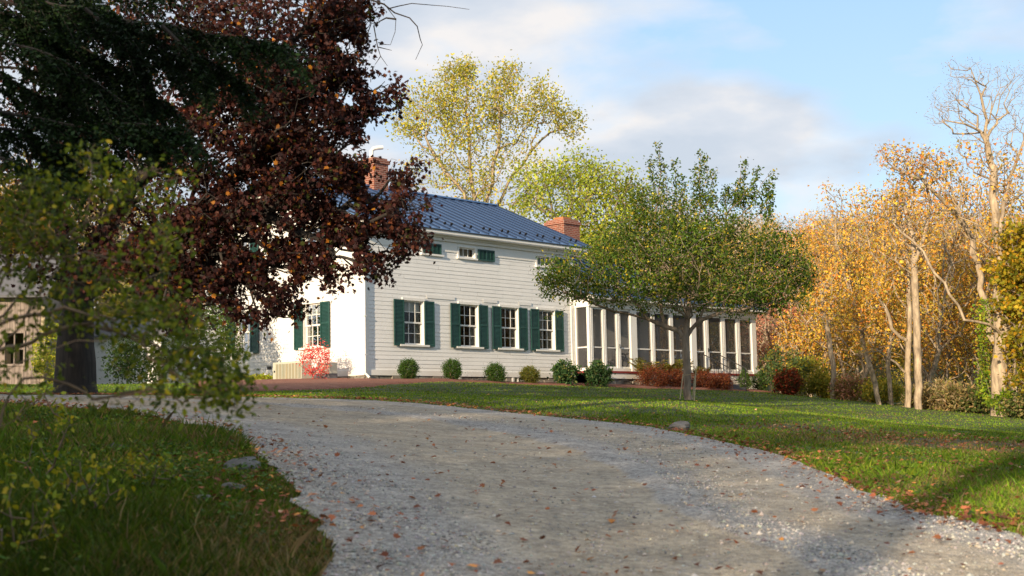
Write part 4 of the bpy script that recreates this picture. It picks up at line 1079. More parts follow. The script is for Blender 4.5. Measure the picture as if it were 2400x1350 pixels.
# ---- hemlock branches, upper left, near
def hemlock():
    rng = np.random.RandomState(31)
    base = np.array([-6.9, 13.5, g1(-6.9, 13.5)])
    root = tree_obj('hemlock_tree', base, 'dark hemlock with drooping needled boughs in the upper left corner')
    tr = MB(); tr.tube([(0, 0, -.3), (0, 0, 3), (0.05, 0, 8), (0, 0, 13)], [.3, .24, .16, .05], 10); tr.build('trunk', M['bark_dark'], root)
    L = lambda px, py, Y: at(px, py, Y) - base
    mb = MB(); PP = []; TT = []
    paths = [([(-300, -120), (0, -40), (120, 10), (210, 20), (280, 45), (380, 55), (480, 78), (560, 90), (640, 100)], 12.6, 1.0), ([(-300, 60), (0, 100), (120, 130), (220, 190), (300, 250), (340, 300)], 12.2, .9), ([(-300, 200), (0, 262), (100, 280), (180, 295), (240, 290), (330, 290), (400, 300)], 12.0, .9),
             ([(-300, 330), (0, 370), (60, 395), (120, 400)], 11.5, .8), ([(200, 20), (290, 100), (325, 160), (345, 210), (340, 260)], 12.4, .7), ([(-300, -200), (0, -120), (100, -60), (200, -20), (330, -30)], 13, .9),
             ([(-300, 120), (0, 180), (80, 220), (150, 235)], 12.8, .9), ([(-300, 20), (0, 30), (60, 60), (110, 120)], 12.9, 1.0), ([(-300, 90), (0, 70), (90, 90), (170, 170)], 13.5, 1.0), ([(-300, 250), (0, 215), (110, 230), (230, 260)], 13.4, 1.0), ([(-300, -60), (0, -60), (120, -30), (260, 30)], 13.7, 1.0), ([(-300, 300), (0, 300), (90, 330), (140, 350)], 12.5, .9),
             ([(-300, -10), (40, 10), (150, 60), (210, 130)], 14.0, 1.0), ([(280, 45), (400, 110), (500, 150), (560, 190)], 12.9, .8), ([(380, 60), (450, 130), (480, 180)], 12.3, .6), ([(-200, 260), (60, 330), (190, 345), (260, 370)], 13.0, .8), ([(-200, 0), (60, 60), (190, 110), (260, 150), (300, 190)], 13.3, .9), ([(-250, 150), (40, 160), (180, 200), (300, 220), (380, 240)], 13.6, .9), ([(-200, -60), (100, 30), (250, 70), (350, 120), (420, 160)], 13.4, .9)]
    for path, Y, sc in paths:
        pts = catmull([L(x, y, Y) for x, y in path], 4); n = len(pts)
        mb.tube(list(pts), list(np.linspace(.02, .004, n)), 5, caps=False)
        for i in range(2, n):
            d = pts[i] - pts[i - 1]; d /= np.linalg.norm(d)
            for sg in range(4):
                a = rng.uniform(0, 2 * pi); side = np.array([math.cos(a) * .5, math.sin(a), -.25 - .5 * rng.rand()])
                L2 = sc * rng.uniform(.25, .75); q = pts[i]; k = int(L2 / .05); dirc = side * .6 + d * .8; dirc /= np.linalg.norm(dirc)
                tw = [q]
                for j in range(k):
                    dirc = dirc + [0, 0, -.05]; dirc /= np.linalg.norm(dirc); q = q + dirc * .05; tw.append(q)
                    for z in range(7):
                        nn_ = np.cross(dirc, rng.normal(size=3)); nn_ /= np.linalg.norm(nn_); nn_[2] *= .5
                        PP.append(q + rng.normal(size=3) * .02); TT.append(nn_ + dirc * .6)
                mb.tube(tw[::2] if len(tw) > 3 else tw, .003, 3, caps=False)
    mb.build('boughs', M['bark_dark'], root)
    PP = np.array(PP); T = np.array(TT); T /= np.linalg.norm(T, axis=1)[:, None]; N = rng.normal(size=T.shape) * .5 + [0, 0, 1]; N -= T * (N * T).sum(1)[:, None]; N /= np.linalg.norm(N, axis=1)[:, None]
    leaves('needles', PP, .05, 'diamond', [(.012, .030, .010), (.020, .045, .013), (.03, .06, .018), (.008, .02, .008)], (4, 3, 1, 3), rng, 'needle', root, frames=(T, np.cross(N, T), N))
hemlock()

# ---- near leafy shrub, left
def near_shrub():
    rng = np.random.RandomState(41)
    b = at(-330, 1330, 7.2); base = np.array([b[0], b[1], g1(b[0], b[1])])
    root = tree_obj('arching_shrub', base, 'out-of-focus green shrub with long arching stems in the left foreground', 'shrub')
    L = lambda px, py, Y: at(px, py, Y) - base
    sk = Skel((0, 0, -.1), .3)
    for path, Y in [([(-220, 900), (0, 760), (150, 720), (230, 745), (300, 790), (390, 860), (450, 910), (560, 960)], 6.6), ([(-250, 1000), (0, 820), (100, 785), (180, 760), (260, 775), (420, 830), (540, 880)], 6.9),
                    ([(-250, 1100), (20, 790), (60, 740), (100, 670), (150, 610), (200, 520), (215, 400), (205, 350)], 7.2), ([(-200, 950), (40, 700), (150, 560), (260, 480), (360, 430), (460, 410)], 7.4), ([(-200, 1000), (30, 860), (120, 820), (250, 800)], 6.2),
                    ([(-200, 900), (0, 640), (80, 560), (90, 480)], 7.0), ([(-200, 900), (50, 620), (200, 590), (330, 620), (430, 700), (500, 780)], 7.1), ([(-200, 1000), (0, 1000), (60, 960), (150, 900)], 6.4)]:
        sk.limb([L(x, y, Y + .15 * math.sin(i * 2.)) for i, (x, y) in enumerate(path)], 0, step=.1, jit=.012, rng=rng)
    A = []
    for (px, py, rx, rzz, Y, ry, n) in [(70, 560, 130, 100, 7.1, .5, 80), (280, 640, 150, 50, 6.9, .4, 34), (330, 740, 170, 60, 6.8, .5, 74), (440, 840, 120, 55, 6.8, .4, 66), (150, 480, 150, 60, 7.2, .45, 40), (330, 440, 140, 40, 7.4, .3, 34), (60, 720, 110, 70, 6.6, .5, 34), (510, 920, 50, 26, 6.6, .25, 18), (210, 370, 40, 40, 7.2, .2, 10), (400, 560, 60, 50, 7.0, .3, 12), (545, 900, 45, 28, 6.8, .2, 20), (330, 930, 140, 26, 6.6, .3, 16), (50, 450, 90, 60, 7.3, .4, 30), (560, 950, 30, 14, 6.6, .1, 5), (60, 850, 70, 40, 6.5, .3, 10)]:
        A.append(ellipsoid_pts(n, L(px, py, Y), (rx / F * Y, ry, rzz / F * Y), rng))
    A = np.concatenate(A); sk.bf = .15; sk.fill(A, rng, step=.08, jit=.08); r = sk.radii(.0022, 2.4); sk.r = np.minimum(r, .014)
    skel_mesh('stems', sk, M['stem'], root, rcut=(.004, .01), sides=(3, 4, 6))
    P = around(A, 5600, .06, rng)
    leaves('foliage', P, .038, 'oval', [(.075, .11, .010), (.12, .155, .013), (.22, .24, .018), (.42, .34, .03), (.035, .06, .010)], (4, 4, 2.5, .6, 2), rng, 'leaf', root, up_bias=.5)
near_shrub()

# ---- generic tree builders (local coordinates, base at origin)
def gen_tree(name, label, cat, seed, H, W, trunk_r, cols, wts, nleaf, lsize, shape='diamond', natt=500, bark='bark_pale', fork=.25, forks=3, crown_low=.3, lobes=7, tip=.012, bf=.35, spread=.3, group=None, lrad=None, bare_top=None, topsel=None, m='leaf', lean=0.):
    rng = np.random.RandomState(seed); root = tree_obj(name, (0, 0, 0), label, cat, group)
    sk = Skel((0, 0, -.4), bf); f = sk.limb([(rng.normal() * .15, rng.normal() * .15, H * fork * .5), (rng.normal() * .25 + lean * H * fork, rng.normal() * .2, H * fork)], step=.6, jit=.04, rng=rng)
    for k in range(forks):
        a = 2 * pi * k / forks + rng.uniform(-.4, .4); rr = W * .5 * spread * rng.uniform(.6, 1.4)
        p1 = np.array([math.cos(a) * rr * .6 + lean * H * .45, math.sin(a) * rr * .6, H * (fork + .25)]); p2 = np.array([math.cos(a) * rr * 1.3 + lean * H * .75, math.sin(a) * rr * 1.3, H * rng.uniform(.72, .9)])
        sk.limb([p1, p2], f, step=.6, jit=.12, rng=rng)
    A = []
    for k in range(lobes):
        a = 2 * pi * k / lobes + rng.uniform(-.5, .5); z = H * (crown_low + (1 - crown_low) * rng.uniform(.12, .86)); w = math.sqrt(max(.05, 1 - ((z / H - .55) / .55) ** 2)) * W * .5
        rr = w * rng.uniform(.35, .8)
        A.append(ellipsoid_pts(natt // (lobes + 2), (math.cos(a) * rr + lean * z, math.sin(a) * rr, z), (W * rng.uniform(.14, .26), W * rng.uniform(.14, .26), H * rng.uniform(.09, .17)), rng))
    A.append(ellipsoid_pts(2 * natt // (lobes + 2), (lean * H * .65, 0, H * (.5 + crown_low * .45)), (W * .33, W * .33, H * (1 - crown_low) * .48), rng))
    A = np.concatenate(A); sk.fill(A, rng, step=max(.35, H * .035), jit=.09, lift=.25); sk.radii(tip, 2.35, rmax=trunk_r)
    skel_mesh('trunk', sk, M[bark], root, rcut=(.03, .12), sides=(3, 4, 8))
    if nleaf:
        src = A
        if topsel is not None: src = A[A[:, 2] < H * topsel]
        # leave some boughs thin so that sky shows
        keep = (np.sin(src[:, 0] * 1.3 + seed) * np.sin(src[:, 1] * 1.1) * np.sin(src[:, 2] * .9 + seed)) > -.25
        P = around(src[keep], nleaf, lrad or W * .04, rng)
        leaves('crown', P, lsize, shape, cols, wts, rng, m, root, up_bias=.3)
    return root
def place(o, x, y, rz=0, sc=1., dz=0.): o.location = (x, y, g1(x, y) + dz); o.rotation_euler = (0, 0, rz); o.scale = (sc, sc, sc); return o
def place_px(o, px, Y, rz=0, sc=1., dz=0.): p = at(px, 950, Y); return place(o, p[0], Y, rz, sc, dz)

YG = [(.36, .36, .05), (.47, .44, .06), (.23, .27, .04), (.58, .44, .06)]
GL = [(.27, .34, .035), (.38, .42, .045), (.16, .23, .03), (.48, .44, .06)]
OR = [(.58, .30, .04), (.68, .41, .05), (.42, .34, .05), (.54, .20, .035), (.19, .17, .03)]
OL = [(.50, .42, .05), (.34, .34, .05), (.62, .46, .06), (.17, .20, .03)]
# tall yellow-green tree behind the roof: limbs surveyed from the photo
def tall_yellow():
    rng = np.random.RandomState(51); Y = 76.; p = at(1130, 900, Y); base = np.array([p[0], Y, g1(p[0], Y)])
    root = tree_obj('poplar_tree', base, 'tall airy yellow-green tree with pale branches rising behind the blue roof')
    L = lambda px, py, dy=0: at(px, py, Y + dy) - base
    sk = Skel((0, 0, -.4), .25)
    f = sk.limb([L(1130, 700), L(1120, 560)], step=.8, jit=.08, rng=rng)
    sk.limb([L(1105, 430), L(1100, 330, 1), L(1095, 220), L(1092, 150)], f, step=.7, jit=.12, rng=rng)
    sk.limb([L(1155, 430), L(1168, 350), L(1170, 260, -1), L(1180, 180)], f, step=.7, jit=.12, rng=rng)
    sk.limb([L(1190, 430, 1), L(1240, 360, 1), L(1290, 310, 1), L(1345, 280)], f, step=.7, jit=.12, rng=rng)
    sk.limb([L(1070, 430, -1), L(1010, 350, -1), L(960, 290), L(930, 280)], f, step=.7, jit=.12, rng=rng)
    A = []
    for (px, py, rx, rz_, ry, n) in [(1070, 175, 45, 35, 1.5, 60), (1095, 160, 25, 25, 1, 30), (1185, 180, 38, 35, 1.5, 60), (1010, 235, 70, 45, 2.5, 95), (960, 290, 48, 40, 2, 60), (1100, 250, 95, 60, 3, 150), (1210, 250, 80, 60, 3, 110), (1285, 250, 45, 50, 2, 60), (1330, 290, 38, 40, 1.5, 50), (1060, 330, 90, 70, 3, 90), (1170, 350, 100, 80, 3, 80), (1110, 430, 90, 50, 3, 60), (1000, 400, 70, 50, 2.5, 30), (1240, 420, 70, 70, 2.5, 40), (1262, 205, 16, 24, .8, 16), (1150, 480, 90, 60, 3, 60)]:
        A.append(ellipsoid_pts(n, L(px, py), (rx / F * Y, ry, rz_ / F * Y), rng))
    A = np.concatenate(A); sk.fill(A, rng, step=.5, jit=.09); sk.radii(.014, 2.3, rmax=.22)
    skel_mesh('trunk', sk, M['bark_pale'], root, rcut=(.03, .12), sides=(3, 4, 8))
    leaves('crown', around(A, 14500, .30, rng), .165, 'oval', YG, (4, 4, 2, 1.4), rng, 'leaf', root)
tall_yellow()
def locust():
    rng = np.random.RandomState(52); Y = 66.; p = at(1400, 900, Y); base = np.array([p[0], Y, g1(p[0], Y)])
    root = tree_obj('locust_tree', base, 'bright green feathery tree behind the right chimney')
    L = lambda px, py, dy=0: at(px, py, Y + dy) - base
    sk = Skel((0, 0, -.4), .25); f = sk.limb([L(1380, 760), L(1350, 640), L(1330, 560)], step=.8, jit=.08, rng=rng)
    A = []
    for (px, py, rx, rz_, ry, n) in [(1260, 420, 60, 40, 2, 60), (1340, 400, 80, 40, 2.5, 100), (1420, 430, 80, 45, 2.5, 110), (1300, 490, 100, 60, 3, 110), (1400, 520, 110, 80, 3, 200), (1480, 470, 50, 45, 2, 60), (1470, 590, 100, 90, 3, 150), (1380, 640, 90, 70, 3, 100), (1240, 480, 40, 40, 1.5, 20), (1390, 580, 60, 50, 2, 120)]:
        A.append(ellipsoid_pts(n, L(px, py), (rx / F * Y, ry, rz_ / F * Y), rng))
    A = np.concatenate(A); sk.fill(A, rng, step=.5, jit=.09); sk.radii(.012, 2.3, rmax=.26)
    skel_mesh('trunk', sk, M['bark'], root, rcut=(.03, .12), sides=(3, 4, 8))
    leaves('crown', around(A, 16000, .3, rng), .16, 'diamond', GL, (4, 4, 2, 1), rng, 'leaf', root)
locust()
BEH = 'trees behind the house'
def bare(seed, H, W, **k):
    kw = dict(natt=1500, tip=.012, bf=.25, crown_low=.25, bark='twig', nleaf=0, lsize=.1, cols=OR, wts=(1, 1, 1, 1, 1)); kw.update(k)
    return gen_tree('bare_tree', 'x', 'tree', seed, H, W, .2, kw.pop('cols'), kw.pop('wts'), kw.pop('nleaf'), kw.pop('lsize'), **kw)
TW = [(.34, .24, .15), (.42, .22, .12), (.25, .2, .12)]
b1 = bare(61, 15, 8, nleaf=2200, cols=TW, wts=(2, 1, 1), lsize=.09); b1['label'] = 'bare twiggy tree with a pinkish haze just right of the left chimney'; place_px(b1, 935, 80, 0)
b1['group'] = BEH
b2 = copy_thing(b1, (0, 0, 0), 0, 1, 'shorter bare twiggy tree directly above the blue roof ridge'); place_px(b2, 1015, 84, 2, .82)
y1 = gen_tree('low_yellow_tree', 'low yellow-leaved tree just above the roof ridge left of the poplar', 'tree', 62, 10.5, 8, .2, OL + [(.5, .32, .05)], (3, 2, 3, 1, 3), 5200, .2, natt=350, crown_low=.4); place_px(y1, 985, 72); y1['group'] = BEH
y2 = copy_thing(y1, (0, 0, 0), 0, 1, 'yellow-leaved tree filling in under the poplar crown'); place_px(y2, 1130, 82, 2, 1.0)
b3 = copy_thing(b1, (0, 0, 0), 0, 1, 'pinkish bare tree behind the right chimney'); place_px(b3, 1270, 82, 4, .7)

# ---- right side trees
def big_right():
    rng = np.random.RandomState(71); bz = hit(2345, 977); Y = 45.; p = at(2345, 977, Y); base = np.array([p[0], Y, g1(p[0], Y)])
    root = tree_obj('sycamore_tree', base, 'tallest pale bare tree with thick forked trunk at the right edge of the lawn')
    L = lambda px, py, dy=0: at(px, py, Y + dy) - base
    sk = Skel((0, 0, -.4), .25)
    f = sk.limb([L(2343, 930), L(2343, 860), L(2350, 790), L(2345, 720)], step=.4, jit=.03, rng=rng)
    a1 = sk.limb([L(2340, 600, .5), L(2335, 500), L(2330, 430), L(2315, 340), L(2307, 260), L(2290, 200), L(2275, 160)], f, step=.4, jit=.06, rng=rng)
    k = sk.nearest(L(2345, 720)); sk.limb([L(2345, 560, -.5), L(2352, 470), L(2365, 420, .5), L(2385, 370), L(2400, 330)], k, step=.4, jit=.06, rng=rng)
    k = sk.nearest(L(2350, 790)); sk.limb([L(2318, 760, -.5), L(2260, 750, -.8), L(2225, 690, -.8), L(2190, 640, -.6), L(2165, 590), L(2090, 520, .3), L(2045, 490)], k, step=.4, jit=.06, rng=rng)
    k = sk.nearest(L(2343, 860)); sk.limb([L(2320, 760, .6), L(2300, 650, 1), L(2280, 560, 1), L(2240, 500, .8), L(2180, 440), L(2130, 410), L(2080, 380)], k, step=.4, jit=.06, rng=rng)
    k = sk.nearest(L(2315, 340)); sk.limb([L(2300, 310), L(2260, 290, -.5), L(2225, 285), L(2190, 275)], k, step=.4, jit=.05, rng=rng)
    k = sk.nearest(L(2330, 430)); sk.limb([L(2300, 375, .6), L(2260, 370, .8), L(2225, 385, .8), L(2190, 385, .8)], k, step=.4, jit=.05, rng=rng)
    k = sk.nearest(L(2343, 930)); sk.limb([L(2362, 900, .3), L(2385, 840, .4), L(2405, 760, .5), L(2420, 650, .5)], k, step=.4, jit=.04, rng=rng)
    k = sk.nearest(L(2343, 930)); sk.limb([L(2320, 920, -.3), L(2300, 870, -.4), L(2285, 830, -.5)], k, step=.3, jit=.04, rng=rng)
    A = []
    for (px, py, rx, rz_, ry, n) in [(2265, 175, 45, 35, 1.2, 130), (2350, 190, 60, 45, 1.4, 190), (2230, 230, 50, 40, 1.2, 120), (2390, 260, 40, 60, 1.3, 160), (2205, 265, 40, 30, 1, 90), (2300, 290, 80, 60, 1.6, 190), (2260, 380, 60, 60, 1.4, 130), (2370, 400, 60, 80, 1.6, 190), (2120, 370, 75, 35, 1.2, 150), (2080, 360, 35, 30, .9, 60), (2180, 400, 60, 50, 1.2, 110), (2240, 480, 70, 50, 1.4, 110), (2100, 480, 60, 50, 1.2, 90), (2380, 520, 40, 70, 1.3, 90), (2300, 560, 60, 60, 1.4, 60), (2230, 150, 20, 15, .5, 20)]:
        A.append(ellipsoid_pts(n, L(px, py), (rx / F * Y, ry, rz_ / F * Y), rng))
    A = np.concatenate(A); sk.fill(A, rng, step=.3, jit=.12); r = sk.radii(.0065, 2.2, rmax=.22); sk.r = np.minimum(r * 1.0, .185); zz_ = np.array(sk.P)[:, 2]; sk.r *= np.interp(zz_, [0, 6, 13], [1, .92, .62]); sk.r[:12] = np.maximum(sk.r[:12], np.interp(np.arange(12), [0, 1, 3, 11], [.44, .34, .28, .2])); sk.r[0] = .36; sk.r[1] = .30; sk.r[2]=.26
    i = np.array([j for j in range(len(sk.P))]); 
    skel_mesh('trunk', sk, M['bark_pale'], root, rcut=(.02, .08), sides=(3, 5, 12))
    sel = A[(A[:, 2] < L(0, 380)[2])]
    leaves('crown', around(sel, 1500, .12, rng), .11, 'star', OR, (4, 3, 1, 2, 1), rng, 'dry', root)
    leaves('seed_cluster', around(A, 2200, .1, rng), .045, 'diamond', [(.2, .15, .1), (.3, .2, .12)], (1, 1), rng, 'dry', root)
    V = []
    for t in np.linspace(0, 1, 420): V.append(L(2343 + 22 * math.sin(t * 9) + rng.normal() * 9, 970 - t * 45 - abs(rng.normal()) * 8, -.42))
    for _ in range(700): V.append(L(2306 + rng.normal() * 10, 700 + rng.uniform(0, 230), .5 + rng.normal() * .1))
    leaves('ivy', np.array(V), .12, 'oval', [(.22, .30, .02), (.12, .22, .02), (.3, .34, .03)], (2, 2, 1), rng, 'leaf', root)
big_right()
def twin():
    for (px, py, Y, paths, vols, lb, seed, rt) in [
        (2152, 948, 46., [[(2152, 860), (2150, 760), (2146, 700), (2143, 620), (2140, 560), (2125, 500), (2110, 430), (2120, 380)], [(2146, 700), (2120, 690), (2095, 660)], [(2143, 620), (2165, 560), (2180, 500), (2170, 420)], [(2140, 560), (2100, 600), (2075, 570)]],
         [(2130, 430, 60, 60, 120), (2160, 400, 50, 50, 90), (2100, 500, 60, 50, 90), (2180, 520, 60, 60, 80), (2080, 580, 50, 40, 60), (2150, 600, 60, 50, 60)], 'slender pale tree, taller of the twin trunks left of the sycamore', 81, .13),
        (2128, 945, 46.8, [[(2127, 880), (2130, 800), (2132, 720), (2128, 640), (2122, 560), (2110, 500), (2085, 470)], [(2127, 880), (2100, 850), (2075, 835), (2050, 815)], [(2130, 800), (2090, 770), (2075, 720), (2060, 700), (2040, 680)]],
         [(2090, 480, 45, 45, 60), (2050, 690, 45, 45, 50), (2070, 640, 60, 60, 60), (2040, 810, 30, 30, 30), (2150, 660, 40, 40, 40)], 'slender pale tree, shorter of the twin trunks left of the sycamore', 82, .11),
        (2062, 935, 47.5, [[(2052, 900), (2040, 860), (2030, 830), (2020, 790), (1995, 760)], [(2040, 860), (2010, 850)]], [(1990, 750, 50, 40, 60), (2015, 720, 50, 60, 60), (2060, 770, 40, 50, 40)], 'short leaning pale trunk at the wood edge left of the twin trunks', 83, .09),
        (2092, 940, 48.5, [[(2085, 890), (2082, 840), (2095, 760)]], [(2090, 740, 40, 50, 50), (2075, 690, 40, 50, 30)], 'thin upright pale trunk between the leaning trunk and the twins', 84, .08),
        (1950, 935, 52., [[(1955, 880), (1945, 800), (1930, 740), (1925, 690)]], [(1930, 700, 50, 60, 90), (1955, 640, 50, 50, 60)], 'thin grey trunk at the wood edge right of the porch', 85, .10)]:
        rng = np.random.RandomState(seed); p = at(px, py, Y); base = np.array([p[0], Y, g1(p[0], Y)]); root = tree_obj('edge_tree', base, lb, 'tree', 'trees along the wood edge')
        L = lambda a, b, dy=0: at(a, b, Y + dy) - base
        sk = Skel((0, 0, -.3), .25); cur = sk.limb([L(*q, rng.normal() * .1) for q in paths[0]], 0, step=.35, jit=.018, rng=rng)
        for pth in paths[1:]:
            k = sk.nearest(L(*pth[0])); sk.limb([L(*q, rng.normal() * .3) for q in pth[1:]], k, step=.35, jit=.05, rng=rng)
        A = np.concatenate([ellipsoid_pts(n, L(a, b), (c / F * Y, 1.2, d / F * Y), rng) for a, b, c, d, n in vols])
        sk.fill(A, rng, step=.3, jit=.12); sk.radii(.008, 2.2, rmax=rt)
        
        skel_mesh('trunk', sk, M['bark_pale'], root, rcut=(.02, .06), sides=(3, 5, 8))
        leaves('crown', around(A, 1500, .18, rng), .095, 'star', OR, (4, 4, 2, 2, 1), rng, 'dry', root)
twin()
def right_maple():
    rng = np.random.RandomState(91); Y = 44.; p = at(2450, 960, Y); base = np.array([p[0], Y, g1(p[0], Y)])
    root = tree_obj('golden_maple', base, 'yellow and green maple leaning in from the right picture edge')
    L = lambda a, b, dy=0: at(a, b, Y + dy) - base
    sk = Skel((0, 0, -.3), .3); sk.limb([L(2450, 800), L(2440, 650), L(2440, 560)], 0, step=.5, jit=.05, rng=rng)
    A = np.concatenate([ellipsoid_pts(n, L(a, b), (c / F * Y, 1.3, d / F * Y), rng) for a, b, c, d, n in [(2395, 560, 50, 40, 90), (2410, 640, 70, 50, 130), (2370, 630, 40, 40, 60), (2390, 720, 60, 40, 90), (2400, 800, 60, 40, 90), (2420, 880, 60, 40, 70), (2480, 700, 80, 120, 150)]])
    sk.fill(A, rng, step=.3, jit=.1); sk.radii(.008, 2.3, rmax=.2); skel_mesh('trunk', sk, M['bark'], root, rcut=(.02, .07), sides=(3, 5, 8))
    leaves('crown', around(A, 8000, .15, rng), .13, 'maple', [(.36, .27, .02), (.25, .24, .02), (.5, .28, .02), (.14, .17, .02)], (4, 4, 2, 2), rng, 'leaf', root, up_bias=.8)
right_maple()

# ---- wood behind: kinds, then copies
kinds = {}
kinds['orange'] = gen_tree('orange_tree', 'x', 'tree', 101, 9, 6.5, .14, OR, (4, 3, 3, 2, 3), 11000, .092, 'star', natt=420, crown_low=.12, lobes=9, tip=.012, m='dry')
kinds['olive'] = gen_tree('olive_green_tree', 'x', 'tree', 102, 8, 6, .14, OL, (3, 4, 2, 3), 13000, .09, 'star', natt=420, crown_low=.1, lobes=9, tip=.012)
kinds['pink'] = gen_tree('pink_tree', 'x', 'tree', 103, 8, 5.5, .12, [(.55, .22, .16), (.6, .15, .13), (.62, .34, .22), (.3, .2, .1)], (4, 2, 3, 1), 11000, .09, 'star', natt=380, crown_low=.15, lobes=8, tip=.012, m='dry')
kinds['tan'] = gen_tree('twiggy_tree', 'x', 'tree', 104, 12, 7.5, .16, [(.50, .40, .25), (.56, .38, .20), (.42, .37, .23), (.56, .46, .24)], (4, 3, 3, 2), 1700, .10, 'diamond', natt=1500, crown_low=.2, lobes=9, tip=.016, bark='bark_pale', bf=.2, m='dry')
kinds['tan2'] = gen_tree('twiggy_tree', 'x', 'tree', 105, 13, 8, .2, [(.56, .38, .19), (.50, .41, .20), (.64, .42, .13)], (3, 3, 2), 3200, .10, 'diamond', natt=1400, crown_low=.15, lobes=9, tip=.016, bark='bark_pale', bf=.2, m='dry')
kinds['rust'] = gen_tree('rust_tree', 'x', 'tree', 106, 9, 7, .18, [(.58, .34, .13), (.64, .42, .16), (.44, .32, .14), (.62, .48, .18)], (3, 3, 2, 2), 13000, .095, 'star', natt=420, crown_low=.12, lobes=9, tip=.012, m='dry')
kinds['pale'] = gen_tree('pale_bare_tree', 'x', 'tree', 107, 10, 6.5, .13, OR, (4, 4, 3, 2, 1), 4200, .1, 'star', natt=260, crown_low=.12, lobes=8, tip=.018, bf=.45, m='dry', forks=4, spread=.6)
KN = {'pale': 'pale bare-branched', 'orange': 'orange and gold', 'olive': 'olive-yellow', 'pink': 'pink and coral', 'tan': 'beige twiggy', 'tan2': 'tan half-bare', 'rust': 'rust brown'}
used = set()
def put(kind, x, y, rz, sc, label, group, szz=None):
    if kind in used: o = copy_thing(kinds[kind], (0, 0, 0), 0, 1)
    else: o = kinds[kind]; used.add(kind)
    place(o, x, y, rz, sc, -.1); o['label'] = label; o['group'] = group
    if szz: o.scale = (sc, sc, sc * szz)
    return o
rng = np.random.RandomState(200)
# understory right behind the lawn (surveyed by column)
near = [(1815, 60, 'pink', .62, 'pink-red leaved small tree just right of the porch end'), (1850, 66, 'tan', .65, 'pale twiggy tree behind the pink one by the porch'), (1895, 62, 'olive', .6, 'olive green small tree behind the porch shrubs'),
        (1945, 60, 'olive', .72, 'olive tree with dark core at the start of the wood'), (1990, 62, 'orange', .62, 'low orange tree left of the leaning trunk'), (2040, 66, 'orange', .85, 'orange tree behind the leaning trunk'), (2085, 58, 'olive', .62, 'yellow-olive bush tree behind the twin trunks'),
        (2120, 64, 'orange', .98, 'broad orange tree behind the twin trunks'), (2190, 60, 'orange', .85, 'orange tree right of the twin trunks'), (2230, 66, 'rust', 1.0, 'rust brown tree between the twins and the sycamore'), (2270, 58, 'orange', .70, 'low orange tree left of the sycamore trunk'),
        (2310, 64, 'olive', .9, 'olive-gold tree just behind the sycamore trunk'), (2370, 60, 'orange', .95, 'orange tree behind the right picture edge trunk'), (2420, 64, 'rust', 1.05, 'rust brown tree cut by the right picture edge'), (2165, 72, 'tan', .85, 'beige twiggy tree rising behind the orange ones'),
        (2330, 74, 'tan', 1.0, 'beige twiggy tree behind the sycamore'), (2010, 74, 'tan', .7, 'beige twiggy tree above the low orange tree'), (1900, 76, 'tan', .85, 'pale twiggy tree above the olive green one'), (1835, 74, 'pink', 1.0, 'coral tree high behind the porch end'), (1780, 70, 'tan', .75, 'beige twiggy tree behind the porch roof'),
        (1875, 57, 'pale', .75, 'pale bare-branched tree behind the yellow-green bush'), (1925, 57, 'pale', .85, 'pale bare-branched tree behind the thin grey trunk'), (1985, 56, 'pale', .8, 'pale bare-branched tree left of the leaning trunk'), (2035, 55, 'pale', .95, 'pale bare-branched tree right behind the leaning trunk'),
        (2185, 54, 'pale', .95, 'pale bare-branched tree just right of the twin trunks'), (2225, 56, 'pale', 1.1, 'pale bare-branched tree midway between twins and sycamore'), (2285, 55, 'pale', .9, 'pale bare-branched tree left of the sycamore trunk'), (2385, 54, 'pale', 1.1, 'pale bare-branched tree right of the sycamore trunk')]
for px, Y, k, sc, lb in near:
    p = at(px, 940, Y); put(k, p[0], Y, rng.uniform(0, 6.28), sc, lb, 'small trees behind the lawn edge')
# hillside
HG = 'trees on the wooded hillside'
cells = []
for Y in np.arange(84, 205, 8.0):
    for u in np.arange(.06, .46, 4.6 / Y):
        cells.append((u * Y + rng.uniform(-2, 2), Y + rng.uniform(-3.5, 3.5)))
for x, y in cells:
    k = rng.choice(['tan', 'tan2', 'rust', 'orange', 'olive', 'pink'], p=[.56, .16, .10, .08, .07, .03])
    if x / y < .24 and rng.rand() < .14: k = 'pink'
    put(k, x, y, rng.uniform(0, 6.28), rng.uniform(.75, 1.15) * (1.25 if k in ('orange', 'olive', 'pink', 'rust') else 1), '%s autumn tree among many on the distant wooded hillside' % KN[k], HG)
# background trees to the left, behind the maple and barn
LG = 'trees behind the barn and lawn at left'
for i, (px, Y, k, sc) in enumerate([(-60, 80, 'olive', 1.7), (60, 76, 'orange', 1.5), (160, 84, 'olive', 1.9), (260, 78, 'tan2', 1.2), (340, 86, 'olive', 1.6), (420, 80, 'olive', 1.4), (500, 88, 'tan2', 1.1), (-160, 70, 'rust', 1.5), (590, 95, 'tan', 1.1), (120, 66, 'olive', .75), (380, 72, 'olive', 1.05), (-300, 80, 'olive', 1.8), (700, 95, 'tan', 1.0), (310, 70, 'olive', .8)]):
    p = at(px, 930, Y); put(k, p[0], Y, i * 1.7, sc, '%s background tree showing through the maple at left' % KN[k], LG)
